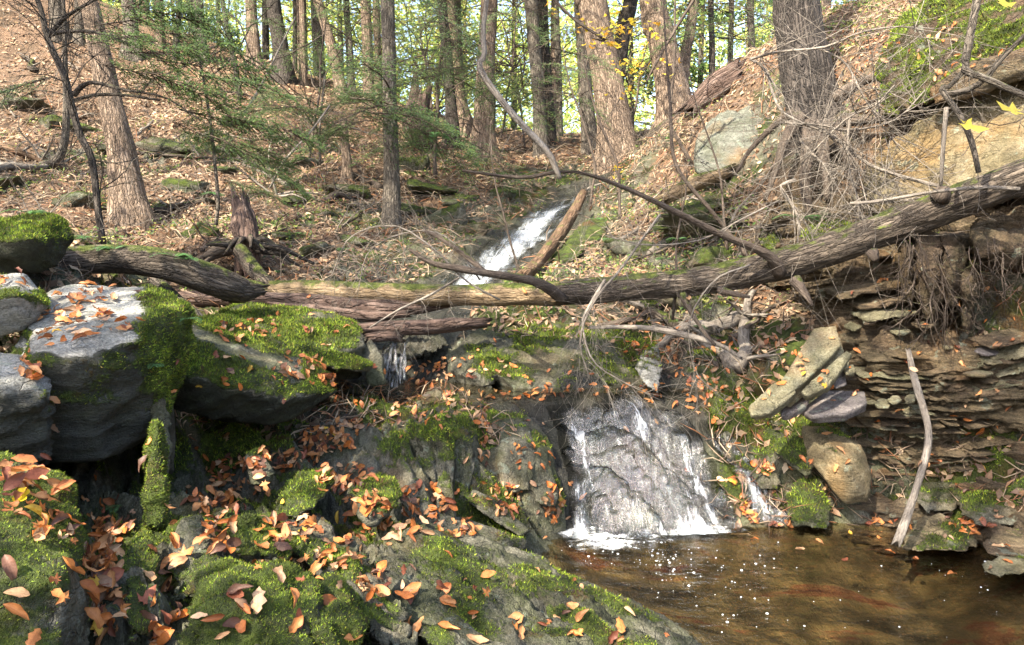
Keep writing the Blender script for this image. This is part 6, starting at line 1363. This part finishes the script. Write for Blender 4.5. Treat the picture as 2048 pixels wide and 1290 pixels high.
# hemlock sprays of the sapling on the left and the low ones in the middle
R_s = random.Random(44)
sp = empty('hemlock_sapling', tuple(P(430, 445, 6.6))); tag(sp, 'feathery dark green hemlock sapling with flat sprays before the left slope', 'sapling')
a = Acc(); p, r = wpx([(432,450,6.6,4),(436,400,6.6,4),(430,330,6.6,3.5),(420,240,6.6,3),(400,120,6.6,2.5),(380,30,6.6,2)]); tube(a, p, r, 8, None, .1, 12, 5); child(a.build('stem', M['bark_grey']), sp)
base = np.array(sp.location)
for (px, py, d, rz, ty, sc) in [(250,95,6.2,.1,.1,1.1),(300,60,6.3,-.2,.15,1.1),(330,110,6.1,.2,.2,1.2),(380,140,6.2,-.1,.35,1.2),(300,150,6.0,.3,.3,1.1),(400,190,6.2,.1,.4,1.2),(430,220,6.1,-.3,.4,1.2),(360,210,6.0,.2,.35,1),(440,260,6.0,0,.5,1.2),(450,300,6.2,.3,.4,1),(480,330,6.1,-.2,.45,1),(430,330,6.0,.1,.3,1),(470,280,6.2,.4,.3,1),(130,110,6.3,.2,.1,.9),(90,160,6.3,2.9,.3,.9),(60,150,6.3,-2.9,.3,.9),(180,90,6.2,0,.1,1),(220,50,6.3,.2,.05,1.1),(200,120,6.2,.4,.2,1),(110,90,6.4,1.0,.2,.9),(420,360,6.1,.2,.3,.9),(500,310,6.2,.3,.5,.9),(260,0,6.2,.2,.1,1.1),(350,30,6.3,0,.2,1.1),(390,90,6.2,.1,.3,1.1),(345,250,6.1,.5,.3,.9)]:
    for q in range(1 if R_s.random() < .72 else 0):
        w = P(px+R_s.uniform(-20, 20), py+R_s.uniform(-14, 14), d+R_s.uniform(-.25, .25)); o = inst('spray', R_s.choice(FINE_B), sp, tuple(w-base), rz+R_s.uniform(-.4, .4), sc*R_s.uniform(.7, 1.15), R_s.uniform(-.3, .3)-.35, ty)
sp = empty('hemlock_sapling', tuple(P(640, 300, 9.5))); tag(sp, 'pale green low hemlock sprays beside the broken stub on the middle slope', 'sapling'); base = np.array(sp.location)
a = Acc(); p, r = wpx([(640,330,9.5,3),(640,250,9.5,2.5),(650,150,9.5,2)]); tube(a, p, r, 6, None, .1, 12, 5); child(a.build('stem', M['bark_grey']), sp)
for k in range(17):
    w = P(R_s.uniform(560, 790), R_s.uniform(175, 270), 9.3+R_s.uniform(-.5, .5)); inst('spray', R_s.choice(FINE_B+GREEN_B[:1]), sp, tuple(w-base), R_s.choice([0, 3.14])+R_s.uniform(-.6, .6), R_s.uniform(.6, 1.1), R_s.uniform(-.3, .3)-.25, R_s.uniform(0, .3))
for (x, y, d, n_, lb) in [(850, 130, 11.5, 16, 'airy green hemlock sprays hanging left of the straight broad tree'), (1060, 130, 11.5, 14, 'airy green hemlock sprays hanging before the close pair of trees'), (800, 80, 11, 12, 'airy green hemlock sprays hanging beside the slender dark tree'), (620, 70, 13, 14, 'airy green hemlock sprays at the top above the middle slope'), (1440, 60, 11, 8, 'airy green hemlock sprays left of the largest tree'), (860,275,11.5,7,'low green hemlock sprays beside the skyline stump')]:
    sp = empty('hemlock_bough', tuple(P(x, y, d))); tag(sp, lb, 'bough'); base = np.array(sp.location)
    for k in range(n_):
        w = P(x+R_s.uniform(-90, 90), y+R_s.uniform(-110, 110)*(.3 if n_ == 7 else 1), d+R_s.uniform(-.8, .8)); inst('spray', R_s.choice(GREEN_B), sp, tuple(w-base), R_s.uniform(0, 6.28), R_s.uniform(.4, .8), R_s.uniform(-.2, .2), R_s.uniform(0, .4))

# yellow maple leaves on thin branches
def maple_branch(label, l, boxes, n, size, pal=YE, seed=1, name='maple_branch'):
    p, r = wpx(l); a = Acc(); q, _ = tube(a, p, r, 6, None, .1, 14, seed); root = a.build(name, M['twig_dark']); tag(root, label, 'branch')
    R = random.Random(seed); g = np.random.default_rng(seed); tw = Acc(); pos = []
    for (cx, cy, rx, ry, m) in boxes:
        for k in range(max(1, m//5)):
            e = P(cx+R.uniform(-rx, rx), cy+R.uniform(-ry, ry), l[0][2]+R.uniform(-.4, .4)*size*10); i = int(np.argmin(np.linalg.norm(q-e, axis=1))); mid = (q[i]+e)/2+np.array([0, 0, .03])
            tube(tw, [q[i], mid, e], [.0025, .002, .001], 4, 6, cap=False)
            for _ in range(5): u = R.uniform(.45, 1.05); pos.append(q[i]*(1-u)+e*u+np.array([R.gauss(0, 1), R.gauss(0, 1), R.gauss(0, .5)])*size*.8)
    tw.build('twigs', M['twig_dark'], root)['kind'] = 'stuff'
    pos = np.array(pos); m = len(pos); N = np.tile([0, -.25, 1.], (m, 1))+g.normal(size=(m, 3))*.3; N /= np.linalg.norm(N, axis=1)[:, None]
    for k in range(min(m, 95)):
        a = Acc(); scatter(a, [MT[k % 3]], np.zeros((1, 3)), N[k:k+1], size*R.uniform(.75, 1.2), .3, pal[g.integers(len(pal), size=1)]); o = a.build('leaf', M['green'], root); o.location = pos[k]
    return root
maple_branch('maple branch with yellow leaves before the thickest leaning tree', [(1090,-20,6.5,3),(1150,40,6.5,3),(1210,80,6.5,2.5),(1180,75,6.5,1.5)], [(1200,50,60,45,40),(1250,40,40,30,25),(1090,10,40,14,8)], 70, .085, seed=2)
maple_branch('maple branch with yellow leaves among the tall sunlit trees', [(1400,-20,7.5,3),(1350,60,7.5,3),(1310,130,7.5,2.5),(1290,170,7.5,1.5)], [(1300,120,60,80,55),(1250,100,50,60,30)], 80, .08, seed=3)
maple_branch('maple twig with two large yellow leaves before the sandstone', [(2080,215,2.2,1.2),(2020,250,2.2,1.0),(1985,247,2.2,.9),(1965,245,2.2,.7)], [(1930,250,3,3,1)], 1, .0001, seed=4)
maple_branch('maple twig with a few green yellow leaves on the split log slope', [(1240,370,8,2),(1235,350,8,2),(1230,335,8,1.5)], [(1235,340,20,14,8)], 8, .1, seed=5)
big_tw = [o for o in bpy.data.objects if o.get('label', '').startswith('maple twig with two')][0]
for c in list(big_tw.children):
    if c.name.startswith('leaf'): bpy.data.objects.remove(c)
for (px, py, d, s_, lb) in [(1932,250,2.2,.115,''),(2030,222,2.15,.12,''),(2012,10,2.0,.11,'')]:
    a = Acc(); scatter(a, [MT[0]], np.zeros((1, 3)), np.array([[.15, -.72, .68]]), s_, .05, np.array([[.80, .66, .10]])); o = a.build('leaf', M['green'], big_tw); o.location = P(px, py, d)

# ------------------------------------------------------------------ ferns
def fern(label, px, py, L, n, seed, d=None, col=(.09, .20, .07)):
    if d is None:
        h = hit_solid(px, py)
        if h is None: return
        base = h
    else: base = P(px, py, d)
    r = random.Random(seed); root = empty('fern', tuple(base)); tag(root, label, 'fern')
    for k in range(n):
        an = r.uniform(0, 6.283) if n > 3 else r.uniform(-1, 1)-math.pi/2+k; a = Acc(); pts, _ = twigpath((0, 0, 0), (math.cos(an)*.8, math.sin(an)*.8, .75), L*r.uniform(.7, 1.1), .13, .03, 12, r)
        q = smooth_path(np.array(pts), 26); t = Acc(); tube(t, pts, np.linspace(.0016, .0006, 13), 4, 14, cap=False); v = np.concatenate(t.V); a.add(v, t.Q[0], col=np.tile([.10, .12, .04], (len(v), 1)))
        for i in range(3, 26):
            dd = q[min(i+1, 25)]-q[i-1]; dd /= np.linalg.norm(dd)+1e-9; sdv = np.cross(dd, [0, 0, 1]); sdv /= np.linalg.norm(sdv)+1e-9; ll = L*.27*math.sin(math.pi*min(1, (i-1)/25)**.7)+.006; w = L*.017
            for s2 in (-1, 1):
                e = q[i]+(sdv*s2*.95+dd*.3+np.array([0, 0, -.12]))*ll; mid = (q[i]+e)/2
                a.add(np.array([q[i]-dd*w*.5, mid-dd*w, e, mid+dd*w]), np.array([[0, 1, 2, 3]]), col=np.array(col)*r.uniform(.7, 1.35))
        a.build('frond', M['green'], root)
def hit_solid(px, py):
    q, d = ground_at(px, py); h = hit(px, py)
    return q if h is None else h[0]
bpy.context.view_layer.update(); DG = bpy.context.evaluated_depsgraph_get()
FERN = [(1470,420,.16,5,'bright polypody fern under the pale crag'),(1600,440,.22,6,'fern clump above the log beside the green boulder'),(1640,436,.16,4,'small fern right of the fern clump'),(1195,440,.2,5,'fern beside the mossy slab over the hollow'),(1215,480,.14,4,'small fern at the foot of the mossy slab'),
        (1330,520,.16,4,'fern on the slope above the right half of the log'),(1390,655,.16,5,'fern growing below the fallen log in the leaves'),(1355,480,.14,4,'fern between the vine stems on the right slope'),(350,515,.16,5,'fern rising behind the curved mossy log'),(375,520,.12,4,'small fern beside the fern behind the curved log'),
        (340,490,.14,4,'fern on the slope above the curved log'),(225,500,.16,5,'fern near the foot of the dark sapling'),(150,480,.16,5,'fern behind the mossy boulder at far left'),(60,430,.16,5,'fern above the mossy boulder at far left'),(555,545,.12,4,'fern by the hollow of the root stump'),
        (430,390,.2,6,'tiny seedling fern on the sunlit slope'),(375,640,.10,3,'single frond curling over the slab boulder'),(310,730,.06,3,'tiny fern on the mossy corner of the largest boulder'),(238,1012,.09,2,'frond arching over leaves in the gully'),(690,500,.16,5,'fern left of the arching twigs'),(870,275,.3,6,'fern low before the skyline stump'),(600,470,.16,5,'fern right of the root stump')]
for k, (px, py, L, n_, lb) in enumerate(FERN): fern(lb, px, py, L, n_, k)
p, N = terrain_samples(13000, 6.2, 14, lambda x, y: np.clip(ss(fbm(np.column_stack([x, y, x*0])*.9, 3, 171), -.05, .22)-wetq(x, y), 0, 1))
n = len(p); kk = np.repeat(np.arange(n), 5); m = len(kk); pp = p[kk]+rng.normal(size=(m, 3))*np.array([.05, .05, .02])+N[kk]*rng.uniform(.0, .09, m)[:, None]
gc = np.array([[.10, .20, .05], [.16, .26, .06], [.07, .13, .04], [.24, .30, .07], [.30, .30, .08]])[rng.integers(5, size=m)]
a = Acc(); scatter(a, LT2, pp, N[kk], rng.uniform(.02, .055, m), .6, gc); tag(a.build('undergrowth', M['green']), 'low green seedlings and moss sprigs on the slopes', None, None, 'stuff')
bpy.context.view_layer.update()
